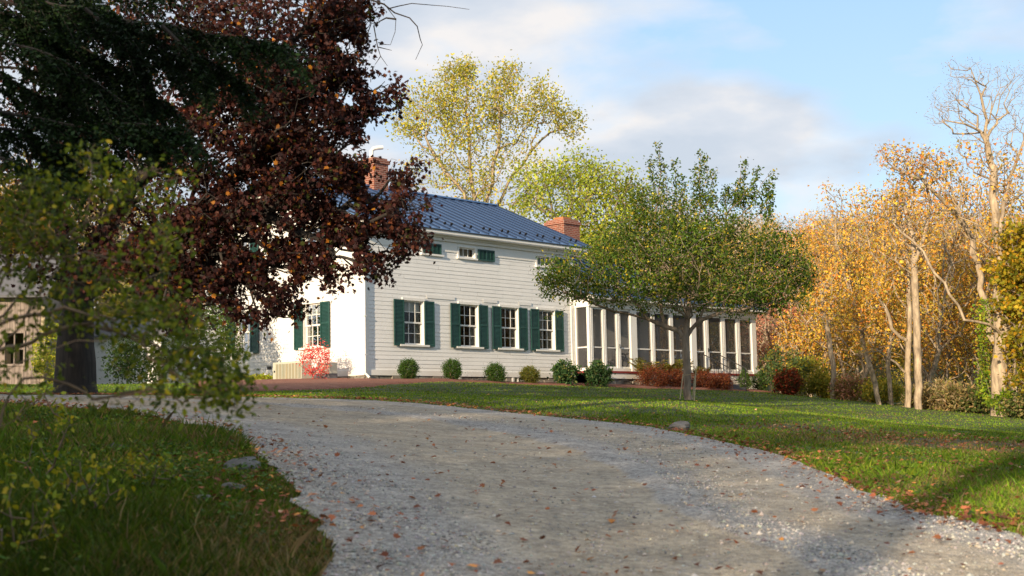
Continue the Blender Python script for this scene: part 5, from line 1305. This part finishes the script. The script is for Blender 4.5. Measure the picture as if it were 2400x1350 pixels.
# shrubs at the porch end and wood edge
ES = 'bushes at the wood edge'
for i, (px, Y, r, h, pal, w, lb, nm, shp) in enumerate([
    (1838, 54, 1.0, 1.75, [(.06, .11, .04), (.09, .14, .05), (.2, .2, .03)], (4, 3, 2), 'rounded grey-green pine bush right of the porch end', 'pine_bush', 'diamond'),
    (1848, 52.0, .55, .95, [(.3, .05, .02), (.14, .04, .02), (.4, .09, .03), (.08, .07, .02)], (3, 3, 1, 3), 'dark bush with red leaves before the pine bush', 'red_bush', 'oval'),
    (1895, 54, .9, 1.5, YG, (3, 3, 3, 1), 'yellow-green bush right of the red-leaved one', 'yellow_bush', 'oval'),
    (1940, 54, .7, .8, OL, (2, 3, 1, 3), 'low olive brush at the grass edge by the grey trunk', 'low_brush', 'oval'),
    (2000, 52, .9, .8, [(.45, .22, .15), (.3, .2, .08), (.2, .18, .05)], (3, 2, 2), 'low pinkish brush before the leaning trunk', 'low_brush', 'oval'),
    (2070, 50, .9, .7, OL, (2, 3, 1, 3), 'low olive brush at the foot of the thin upright trunk', 'low_brush', 'oval'),
    (2185, 47.5, 1.1, .7, [(.35, .27, .15), (.2, .2, .06), (.42, .3, .12)], (3, 2, 2), 'dry straw-coloured brush right of the twin trunks', 'low_brush', 'needle'),
    (2240, 47, 1.1, .7, [(.35, .27, .15), (.2, .2, .06), (.42, .3, .12)], (3, 2, 2), 'dry straw-coloured brush midway to the sycamore', 'low_brush', 'needle'),
    (2295, 46.5, 1.0, .8, [(.10, .14, .03), (.3, .24, .1), (.05, .08, .02)], (3, 2, 2), 'dark green brush left of the sycamore foot', 'low_brush', 'oval'),
    (2400, 44.5, .9, .7, [(.10, .14, .03), (.3, .24, .1), (.05, .08, .02)], (3, 2, 2), 'green brush right of the sycamore foot', 'low_brush', 'oval')]):
    p = at(px, 940, Y)
    shrub(nm, (p[0], Y), r, h, lb, 'bush', pal, w, size=.11 if shp != 'needle' else .25, n=2600, seed=300 + i, group=ES, shape=shp, nat=110)

# ---- far left buildings
def barn():
    p = at(-40, 905, 60.); b = np.array([p[0], p[1], g1(p[0], p[1])])
    o = empty('barn', b, 'weathered grey board barn with tall windows at the far left', 'barn', rz=.12)
    mb = MB(); rng = np.random.RandomState(9); x = -6.
    op = [(-.35, .5), (.95, 1.75)]
    while x < 2.45:
        w = rng.uniform(.16, .26); y = -rng.uniform(0, .03)
        skip = any(a < x + w / 2 < c for a, c in op)
        if skip: mb.box(x, x + w - .012, y, .1, -.1, .35 if x < .7 else 1.0); mb.box(x, x + w - .012, y, .1, 2.35 if x < .7 else 2.4, 4.2)
        else: mb.box(x, x + w - .012, y, .1, -.1, 4.2)
        x += w
    mb.box(-6, 2.45, .1, .16, -.1, .3); mb.box(2.35, 2.45, .16, 7, -.1, 4.2); mb.box(-6, -5.9, .16, 7, -.1, 4.2)
    mb.build('board_wall', M['barnwood'], o)
    mb = MB(); mb.slab([(-6.4, -.5, 4.0), (2.9, -.5, 4.0), (2.9, 3.5, 6.4), (-6.4, 3.5, 6.4)], (0, 0, .1)); mb.slab([(-6.4, 7.5, 4.0), (2.9, 7.5, 4.0), (2.9, 3.502, 6.4), (-6.4, 3.502, 6.4)], (0, 0, .1)); mb.build('roof', M['slate'], o)
    for a, c, z0, z1 in ((-.35, .5, .35, 2.35), (.95, 1.75, 1.0, 2.4)):
        f = MB(); f.box(a - .08, a, -.06, .05, z0 - .1, z1 + .1); f.box(c, c + .08, -.06, .05, z0 - .1, z1 + .1); f.box(a, c, -.06, .05, z1, z1 + .1); f.box(a, c, -.06, .05, z0 - .1, z0); f.box(a, c, -.04, .04, (z0 + z1) / 2 - .05, (z0 + z1) / 2 + .05); f.box((a + c) / 2 - .03, (a + c) / 2 + .03, -.04, .04, z0, z1)
        w = f.build('window', M['barnwood'], o); MB().poly([(a, .06, z0), (c, .06, z0), (c, .06, z1), (a, .06, z1)]).build('pane', M['glass'], w)
    MB().box(-5.8, 2.3, 1.2, 1.3, 0, 4).build('inner_wall', M['inside'], o)
    MB().box(2.55, 2.72, -.2, -.02, -.1, 3.6).build('corner_post', M['stake'], o)
barn()
def outbuilding():
    p = at(262, 905, 66.); b = np.array([p[0], p[1], g1(p[0], p[1])])
    o = empty('white_outbuilding', b, 'small white outbuilding with a gridded window glimpsed behind the maple trunk', 'building', rz=-.15)
    mb = MB(); z = 0; 
    mpx = lambda a, out, zz: (a, -out, zz)
    mb.box(-2.2, .35, 0, 3, -.2, 2.6); mb.box(.35, 1.15, 0, 3, -.2, .5); mb.box(.35, 1.15, 0, 3, 1.5, 2.6); mb.box(1.15, 2.6, 0, 3, -.2, 2.6); mb.box(.35, 1.15, .2, 3, .5, 1.5)
    for i in range(19):
        z = -.1 + i * .14
        for a, c in ((-2.2, .3), (1.2, 2.6)): mb.slab([(a, -.02, z), (c, -.02, z), (c, -.004, z + .14), (a, -.004, z + .14)], (0, .003, 0))
    mb.build('wall', M['trim'], o)
    MB().slab([(-2.6, -.4, 2.5), (3, -.4, 2.5), (3, 1.5, 3.6), (-2.6, 1.5, 3.6)], (0, 0, .08)).slab([(-2.6, 3.4, 2.5), (3, 3.4, 2.5), (3, 1.502, 3.6), (-2.6, 1.502, 3.6)], (0, 0, .08)).build('roof', M['slate'], o)
    f = MB()
    for k in range(4): f.box(.35 + k * .255, .39 + k * .255, -.03, .05, .5, 1.5)
    for k in range(3): f.box(.351, 1.149, -.028, .045, .5 + k * .48, .54 + k * .48)
    w = f.build('window', M['trim'], o); MB().box(.36, 1.14, .06, .08, .5, 1.5).build('pane', M['glass'], w)
    for s in (0, 1):
        pass
outbuilding()
b = at(330, 912, 52)
shrub('leafy_shrub', b[:2], 1.5, 1.7, 'dark green shrub in front of the white outbuilding', 'shrub', [(.03, .07, .015), (.06, .11, .02), (.02, .04, .01)], (4, 2, 3), size=.11, n=3600, seed=72, nat=140)
b = at(120, 905, 50)
shrub('leafy_shrub', b[:2], .8, 2.2, 'sunlit yellow-green shrub at the barn corner', 'shrub', [(.3, .34, .03), (.2, .28, .03), (.4, .36, .04)], (3, 3, 2), size=.1, n=2600, seed=73, nat=120)

# ================================================================== GRASS, LEAVES, STONES (stuff)
HP = np.array([hw(t, s)[:2] for t, s in [(-.05, -.05), (10, -.05), (10, -.8), (21.2, -.8), (21.2, 9), (-.05, 9)]])
def free(x, y, road=True):
    k = ~inpoly(x, y, HP) & ~inpoly(x, y, MULCH) & ~inpoly(x, y, MULCH2)
    if road: k &= ~inpoly(x, y, ROADPOLY)
    return k
def scatter(n, rng, y0, y1, um=.46, p=1.6):
    t = rng.uniform(0, 1, n); y = (y0 ** (1 - p) + t * (y1 ** (1 - p) - y0 ** (1 - p))) ** (1 / (1 - p)); x = y * rng.uniform(-um, um, n); return x, y
def lowfreq(x, y, s=1.): return .5 + .25 * np.sin(x * 1.3 * s + 2 * np.sin(y * .7 * s)) + .25 * np.sin(y * 1.1 * s + 1.7 * np.sin(x * .9 * s + 1))
def grass():
    rng = np.random.RandomState(400); x, y = scatter(560000, rng, 6.5, 56, .47, 1.75)
    k = free(x, y); x, y = x[k], y[k]
    c = np.zeros(len(x))
    for (px, py, rx_, ry_, s) in [(2130,1045,2.6,1.6,1.), (2300,1040,3.0,1.0,1.), (1950,1010,2.0,2.0,.6), (760,1290,.8,2.0,.8)]:
        q = hit(px, py); c = np.maximum(c, s * np.exp(-((x - q[0]) / rx_) ** 2 - ((y - q[1]) / ry_) ** 2))
    k = rng.uniform(0, 1, len(x)) > c * .85; x, y, c = x[k], y[k], c[k]
    n = len(x); lf = lowfreq(x, y); bank = (x < -1) & (y < 19)
    rough = np.where(bank, 1., np.clip(1.4 - (y - 12) / 14, 0, 1))
    h = (.032 + .05 * np.where(bank, 1, .45) * rough * lf * 2) * rng.uniform(.6, 1.4, n); w = .0022 + .00042 * y
    tuft = rng.rand(n) < .02 * rough; h = np.where(tuft, h * 2.0, h)
    a = rng.uniform(0, 2 * pi, n); d = np.stack([np.cos(a), np.sin(a)], 1); b = rng.uniform(0, 2 * pi, n); lean = np.stack([np.cos(b), np.sin(b)], 1) * (h * rng.uniform(.2, .9, n))[:, None]
    z = gz(x, y) - .01; P = np.stack([x, y], 1)
    V = np.zeros((n, 5, 3)); wd = d * w[:, None]
    V[:, 0, :2] = P - wd; V[:, 1, :2] = P + wd; V[:, 0, 2] = V[:, 1, 2] = z
    V[:, 2, :2] = P + lean * .35 + wd * .7; V[:, 4, :2] = P + lean * .35 - wd * .7; V[:, 2, 2] = V[:, 4, 2] = z + h * .6
    V[:, 3, :2] = P + lean; V[:, 3, 2] = z + h
    V = V[:, [0, 1, 2, 3, 4]]
    col = palette(n, [(.11, .20, .013), (.15, .25, .018), (.21, .28, .024), (.27, .25, .06), (.06, .115, .012)], (4, 4, 2, .6, 2), rng)
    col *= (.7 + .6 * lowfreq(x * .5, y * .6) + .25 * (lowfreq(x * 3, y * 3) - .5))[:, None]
    col *= np.where(bank, .62, 1.)[:, None]  # bank grass colour darkened to stand in for cast shade
    br = rng.uniform(0, 1, n) < (c * .8 + .04 * rough + .2 * (lowfreq(x, y, .6) > .72) + .22 * rough * ~bank * (lowfreq(x + 5, y, 1.7) > .8)); col[br] = palette(int(br.sum()), [(.24, .17, .08), (.3, .22, .11), (.15, .11, .05)], (1, 1, 1), rng)
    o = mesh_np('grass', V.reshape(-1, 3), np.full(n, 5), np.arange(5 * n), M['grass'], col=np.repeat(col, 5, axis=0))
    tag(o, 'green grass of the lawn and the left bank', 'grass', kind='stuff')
grass()
def weeds():
    rng = np.random.RandomState(401); P = []
    for (n, x0, x1, y0, y1) in ((1500, -4.6, -.9, 7.2, 12.5), (900, -7, -2.2, 11, 17), (1000, 2.5, 9, 10, 19)):
        cx = rng.uniform(x0, x1, n // 14); cy = rng.uniform(y0, y1, n // 14)
        k = rng.randint(0, len(cx), n * 2); P.append(np.stack([cx[k] + rng.normal(size=n * 2) * .14, cy[k] + rng.normal(size=n * 2) * .14], 1))
    P = np.concatenate(P); k = free(P[:, 0], P[:, 1]); P = P[k]; z = gz(P[:, 0], P[:, 1]) + .02 + rng.uniform(0, .11, len(P))
    o = leaves('weeds', np.column_stack([P, z]), .045, 'oval', [(.06, .13, .02), (.10, .18, .025), (.20, .22, .03), (.04, .08, .015)], (4, 3, 1.2, 2), rng, 'leaf', up_bias=1.5)
    tag(o, 'low broad-leaved weeds growing in the rough grass', 'weeds', kind='stuff')
weeds()
def sprigs():
    rng = np.random.RandomState(405)
    # yellow-leaved seedlings on the left bank
    for i, (px, py, h, lb) in enumerate([(90, 1130, .75, 'yellow-green sapling on the left bank, highest up the slope'), (200, 1230, .45, 'low yellow-leaved sapling in the middle of the left bank'), (350, 1150, .28, 'tiny yellow sapling by the dark hollow of the left bank'), (40, 1330, .5, 'leafy sapling in the bottom left corner')]):
        q = hit(px, py); shrub('sapling', q, .28, h, lb, 'sapling', [(.28, .27, .02), (.16, .22, .02), (.4, .33, .03), (.08, .12, .02)], (3, 3, 1, 2), size=.05, n=170, seed=500 + i, nat=26, group='saplings on the left bank')
sprigs()
def fallen():
    rng = np.random.RandomState(402); n = 6000
    i = rng.randint(0, nn - 1, n); t = rng.rand(n)[:, None]; side = rng.rand(n) < .72
    Lc = LC2[i] * (1 - t) + LC2[i + 1] * t; Rc = RC2[i] * (1 - t) + RC2[i + 1] * t; dd = dirn[i]
    P = np.where(side[:, None], Rc + dd * (rng.normal(size=n) * .35 + .12)[:, None], Lc - dd * (rng.normal(size=n) * .45 + .1)[:, None])
    x, y = scatter(1300, rng, 7, 50, .46, 1.2)
    x2, y2 = scatter(460, rng, 8, 30, .46, 1.7); k2 = inpoly(x2, y2, ROADPOLY)
    cq = np.array([hit(2150, 1045), hit(2300, 1035), hit(1960, 1020), hit(2050, 1085)]); kk = rng.randint(0, 4, 1500)
    P = np.concatenate([P, cq[kk] + rng.normal(size=(1500, 2)) * [1.3, 1.1]])
    P = np.concatenate([P, np.stack([x, y], 1), np.stack([x2[k2], y2[k2]], 1)]); P = P[(P[:, 1] > 5)]
    P = P[~inpoly(P[:, 0], P[:, 1], HP)]
    on = inpoly(P[:, 0], P[:, 1], ROADPOLY); z = gz(P[:, 0], P[:, 1]) + np.where(on, .055, .04) + rng.uniform(0, .02, len(P))
    nrm = rng.normal(size=(len(P), 3)) * .28 + [0, 0, 1]; nrm /= np.linalg.norm(nrm, axis=1)[:, None]; tt = rng.normal(size=(len(P), 3)); tt -= nrm * (tt * nrm).sum(1)[:, None]; tt /= np.linalg.norm(tt, axis=1)[:, None]
    o = leaves('fallen_leaves', np.column_stack([P, z]), .047, 'maple', [(.24, .08, .04), (.38, .14, .06), (.15, .06, .035), (.6, .26, .07), (.45, .26, .16)], (4, 3, 2, .9, 1.2), rng, 'dry', frames=(tt, np.cross(nrm, tt), nrm), szvar=.5)
    tag(o, 'brown and orange leaves fallen on the drive and its edges', 'fallen leaves', kind='stuff')
fallen()
def pebbles():
    rng = np.random.RandomState(403); x, y = scatter(60000, rng, 7.2, 26, .46, 2.2); k = inpoly(x, y, ROADPOLY); x, y = x[k], y[k]
    # fewer stones on the packed tracks
    cen = np.zeros(len(x)); mid = (LC2 + RC2) / 2
    for i0 in range(0, len(x), 20000):
        d = ((x[i0:i0+20000, None] - mid[None, :, 0]) ** 2 + (y[i0:i0+20000, None] - mid[None, :, 1]) ** 2); j = d.argmin(1)
        q = np.stack([x[i0:i0+20000], y[i0:i0+20000]], 1) - LC2[j]; cen[i0:i0+20000] = (q * dirn[j]).sum(1) / np.linalg.norm(RC2[j] - LC2[j], axis=1)
    k = rng.rand(len(x)) < np.where(((cen > .22) & (cen < .59)) | ((cen > .72) & (cen < .87)), .2, .95); x, y, cen = x[k], y[k], cen[k]
    n = len(x); s = rng.lognormal(-4.75, .38, n); O = np.array([(1,0,0),(0,1,0),(-1,0,0),(0,-1,0),(0,0,.75),(0,0,-.75)])
    prf = np.interp(cen, uu, prof)
    V = O[None] * s[:, None, None] * rng.uniform(.6, 1.3, (n, 6, 3)); a = rng.uniform(0, 6.28, n); ca, sa = np.cos(a)[:, None], np.sin(a)[:, None]
    X = V[..., 0] * ca - V[..., 1] * sa; Yv = V[..., 0] * sa + V[..., 1] * ca; V[..., 0], V[..., 1] = X, Yv
    V[..., 0] += x[:, None]; V[..., 1] += y[:, None]; V[..., 2] += (gz(x, y) + prf + s * .15)[:, None]
    f = np.array([(0,1,4),(1,2,4),(2,3,4),(3,0,4),(1,0,5),(2,1,5),(3,2,5),(0,3,5)]); I = (np.arange(n)[:, None, None] * 6 + f[None]).reshape(-1)
    col = palette(n, [(.36, .35, .34), (.50, .48, .45), (.24, .235, .23), (.58, .51, .40)], (4, 3, 2, 1.4), rng)
    o = mesh_np('gravel', V.reshape(-1, 3), np.full(n * 8, 3), I, M['pebble'], col=np.repeat(col, 6, axis=0)); tag(o, 'loose grey stones on the driveway', 'gravel', kind='stuff')
mpb, nt, b_ = newmat('loose_stone'); a_ = nd(nt, 'ShaderNodeAttribute', attribute_name='Col'); nt.links.new(a_.outputs['Color'], b_.inputs['Base Color']); b_.inputs['Roughness'].default_value = .9; M['pebble'] = mpb
pebbles()
# rocks half buried in the left bank
def rock(px, py, r, lb, seed):
    rng = np.random.RandomState(seed); q = hit(px, py); v = []; f = []
    nu, nv = 12, 7
    for j in range(nv + 1):
        for i in range(nu):
            th = pi * j / nv; ph = 2 * pi * i / nu; k = 1 + .18 * math.sin(3 * ph + seed) * math.sin(2 * th) + rng.normal() * .05
            v.append((r * k * math.sin(th) * math.cos(ph), r * .6 * k * math.sin(th) * math.sin(ph), r * .38 * k * math.cos(th)))
    for j in range(nv):
        for i in range(nu): a = j * nu + i; b = j * nu + (i + 1) % nu; f.append((a, a + nu, b + nu, b))
    o = mesh_np('rock', np.array(v), [4] * len(f), [i for q_ in f for i in q_], M['rock'], smooth_=False); o.location = (q[0], q[1], g1(*q) + r * .1); o.rotation_euler = (.1, -.15, seed)
    tag(o, lb, 'rock', 'rocks half buried in the left bank')
rock(565, 1100, .20, 'long grey rock at the top edge of the left bank beside the drive', 1)
rock(270, 1058, .15, 'flat grey rock in the upper grass of the left bank', 2)
rock(545, 1150, .11, 'small grey rock below the long rock on the bank', 3)
rock(480, 1175, .10, 'small pale rock in the weeds of the left bank', 4)
rock(1590, 1008, .28, 'flat pale stone at the grass edge of the drive below the apple tree', 5)

# ---- trees behind the camera that shade the drive and lawn
S_E = math.radians(15.0); BETA = math.radians(13.5)
sh2 = -Rd * math.cos(BETA) - Ld * math.sin(BETA)           # horizontal direction towards the sun
SUN = np.array([sh2[0] * math.cos(S_E), sh2[1] * math.cos(S_E), math.sin(S_E)])
big = gen_tree('roadside_tree', 'leafy roadside tree standing behind the viewpoint', 'tree', 600, 17, 12, .35, OL, (3, 3, 1, 3), 5200, .30, 'star', natt=380, crown_low=.10, lobes=12, tip=.02)
SG = 'roadside trees behind the viewpoint'
big['group'] = SG
spots = [(-19, -16, 0, .98), (-24.5, -13, 1.3, .92), (-31, -12, 2.1, .82), (0, -20, 3.3, .9), (-37, -4, 4.0, .78), (-23, -25, 5.0, .95), (-31, -23, .7, .9), (5, -22, 1.8, 1.0), (-28.3, 17, 2.6, .9)]
for i, (x, y, r_, s_) in enumerate(spots):
    o = big if i == 0 else copy_thing(big, (0, 0, 0), 0, 1); place(o, x, y, r_, s_)

tall = gen_tree('high_crowned_tree', 'high-crowned roadside tree standing behind the viewpoint', 'tree', 601, 18.5, 11, .3, OL, (3, 3, 1, 3), 3600, .30, 'star', natt=260, crown_low=.66, lobes=9, fork=.5, tip=.02)
tall['group'] = SG; place(tall, -11.5, -16, 0, 1)
for x, y, k_ in ((-11.2, -6.2, 1.0), (-10.6, -8.8, .9), (-14.9, -4.0, 1.05), (-17.6, 12.0, 1.3), (-20.5, 8.0, 1.2)):  # unseen trees added to keep the sun off the left bank and maple trunk
    o = copy_thing(kinds['olive'], (0, 0, 0), 0, 1, 'small olive tree added out of view to shade the left bank and maple', SG); place(o, x, y, x, k_)
# ================================================================== LIGHT, SKY, CAMERA
sun = bpy.data.lights.new('sun', 'SUN'); sun.energy = 7.2; sun.angle = math.radians(.55); sun.color = (1, .79, .55)
so = bpy.data.objects.new('sun', sun); COL.objects.link(so); so.rotation_euler = Vector(SUN).to_track_quat('Z', 'Y').to_euler()
w = bpy.data.worlds.new('World'); scene.world = w; w.use_nodes = True; nt = w.node_tree
bg = nt.nodes['Background']
sky = nt.nodes.new('ShaderNodeTexSky'); sky.sky_type = 'NISHITA'; sky.sun_disc = False; sky.sun_elevation = S_E; sky.sun_rotation = math.atan2(SUN[0], SUN[1])
sky.air_density = 1.0; sky.dust_density = .6; sky.ozone_density = 1.2
tc = nt.nodes.new('ShaderNodeTexCoord'); sx = nt.nodes.new('ShaderNodeSeparateXYZ'); nt.links.new(tc.outputs['Generated'], sx.inputs[0])
zz = math_(nt, 'ADD', math_(nt, 'MAXIMUM', sx.outputs[2], 0.0), .30)
cmb = nt.nodes.new('ShaderNodeCombineXYZ'); nt.links.new(math_(nt, 'DIVIDE', sx.outputs[0], zz), cmb.inputs[0]); nt.links.new(math_(nt, 'DIVIDE', sx.outputs[1], zz), cmb.inputs[1])
mpn = nt.nodes.new('ShaderNodeMapping'); mpn.inputs['Scale'].default_value = (1, 1.25, 1); mpn.inputs['Location'].default_value = (1.1, 9.9, 0); mpn.inputs['Rotation'].default_value = (0, 0, .35); nt.links.new(cmb.outputs[0], mpn.inputs[0])
n1 = noise(nt, mpn.outputs[0], 1.75, 10, .52, .25); n2 = noise(nt, mpn.outputs[0], 3.4, 6, .5)
bias = math_(nt, 'MULTIPLY', sx.outputs[0], -.30)                        # more cloud to the left
nb = math_(nt, 'ADD', math_(nt, 'ADD', n1, bias), .012)
mask = ramp(nt, nb, [(.40, (0, 0, 0)), (.47, (.45, .45, .45)), (.54, (.9, .9, .9))])
cloudc = ramp(nt, math_(nt, 'ADD', n2, math_(nt, 'MULTIPLY', math_(nt, 'SUBTRACT', n1, .5), -.9)), [(.36, (4.5, 4.9, 5.5)), (.47, (5.3, 5.5, 5.9)), (.58, (6.9, 6.5, 6.2))])
blue = mixc(nt, .70, sky.outputs[0], ramp(nt, sx.outputs[2], [(.0, (6.8, 7.3, 7.8)), (.12, (5.2, 6.9, 8.6)), (.33, (3.6, 5.7, 8.4)), (.5, (5.4, 5.8, 6.4)), (1, (5.6, 5.6, 5.8))]))
c = mixc(nt, mask, blue, cloudc)
nt.links.new(c, bg.inputs['Color']); bg.inputs['Strength'].default_value = .142
cam = bpy.data.cameras.new('camera'); co = bpy.data.objects.new('camera', cam); COL.objects.link(co); scene.camera = co
cam.sensor_width = 36; cam.lens = F / 2400 * 36; cam.clip_end = 3000; cam.clip_start = .1
R = Matrix(((AXR[0], -AXD[0], -FW[0], 0), (AXR[1], -AXD[1], -FW[1], 0), (AXR[2], -AXD[2], -FW[2], 0), (0, 0, 0, 1)))
co.matrix_world = Matrix.Translation((0, 0, EYE)) @ R
cam.dof.use_dof = True; cam.dof.focus_distance = 40; cam.dof.aperture_fstop = 2.8
scene.render.engine = 'CYCLES'
scene.cycles.use_denoising = True
scene.cycles.max_bounces = 6; scene.cycles.diffuse_bounces = 3; scene.cycles.glossy_bounces = 3; scene.cycles.transparent_max_bounces = 12; scene.cycles.transmission_bounces = 3
scene.cycles.sample_clamp_indirect = 6
scene.view_settings.view_transform = 'Standard'; scene.view_settings.look = 'None'; scene.view_settings.exposure = 0
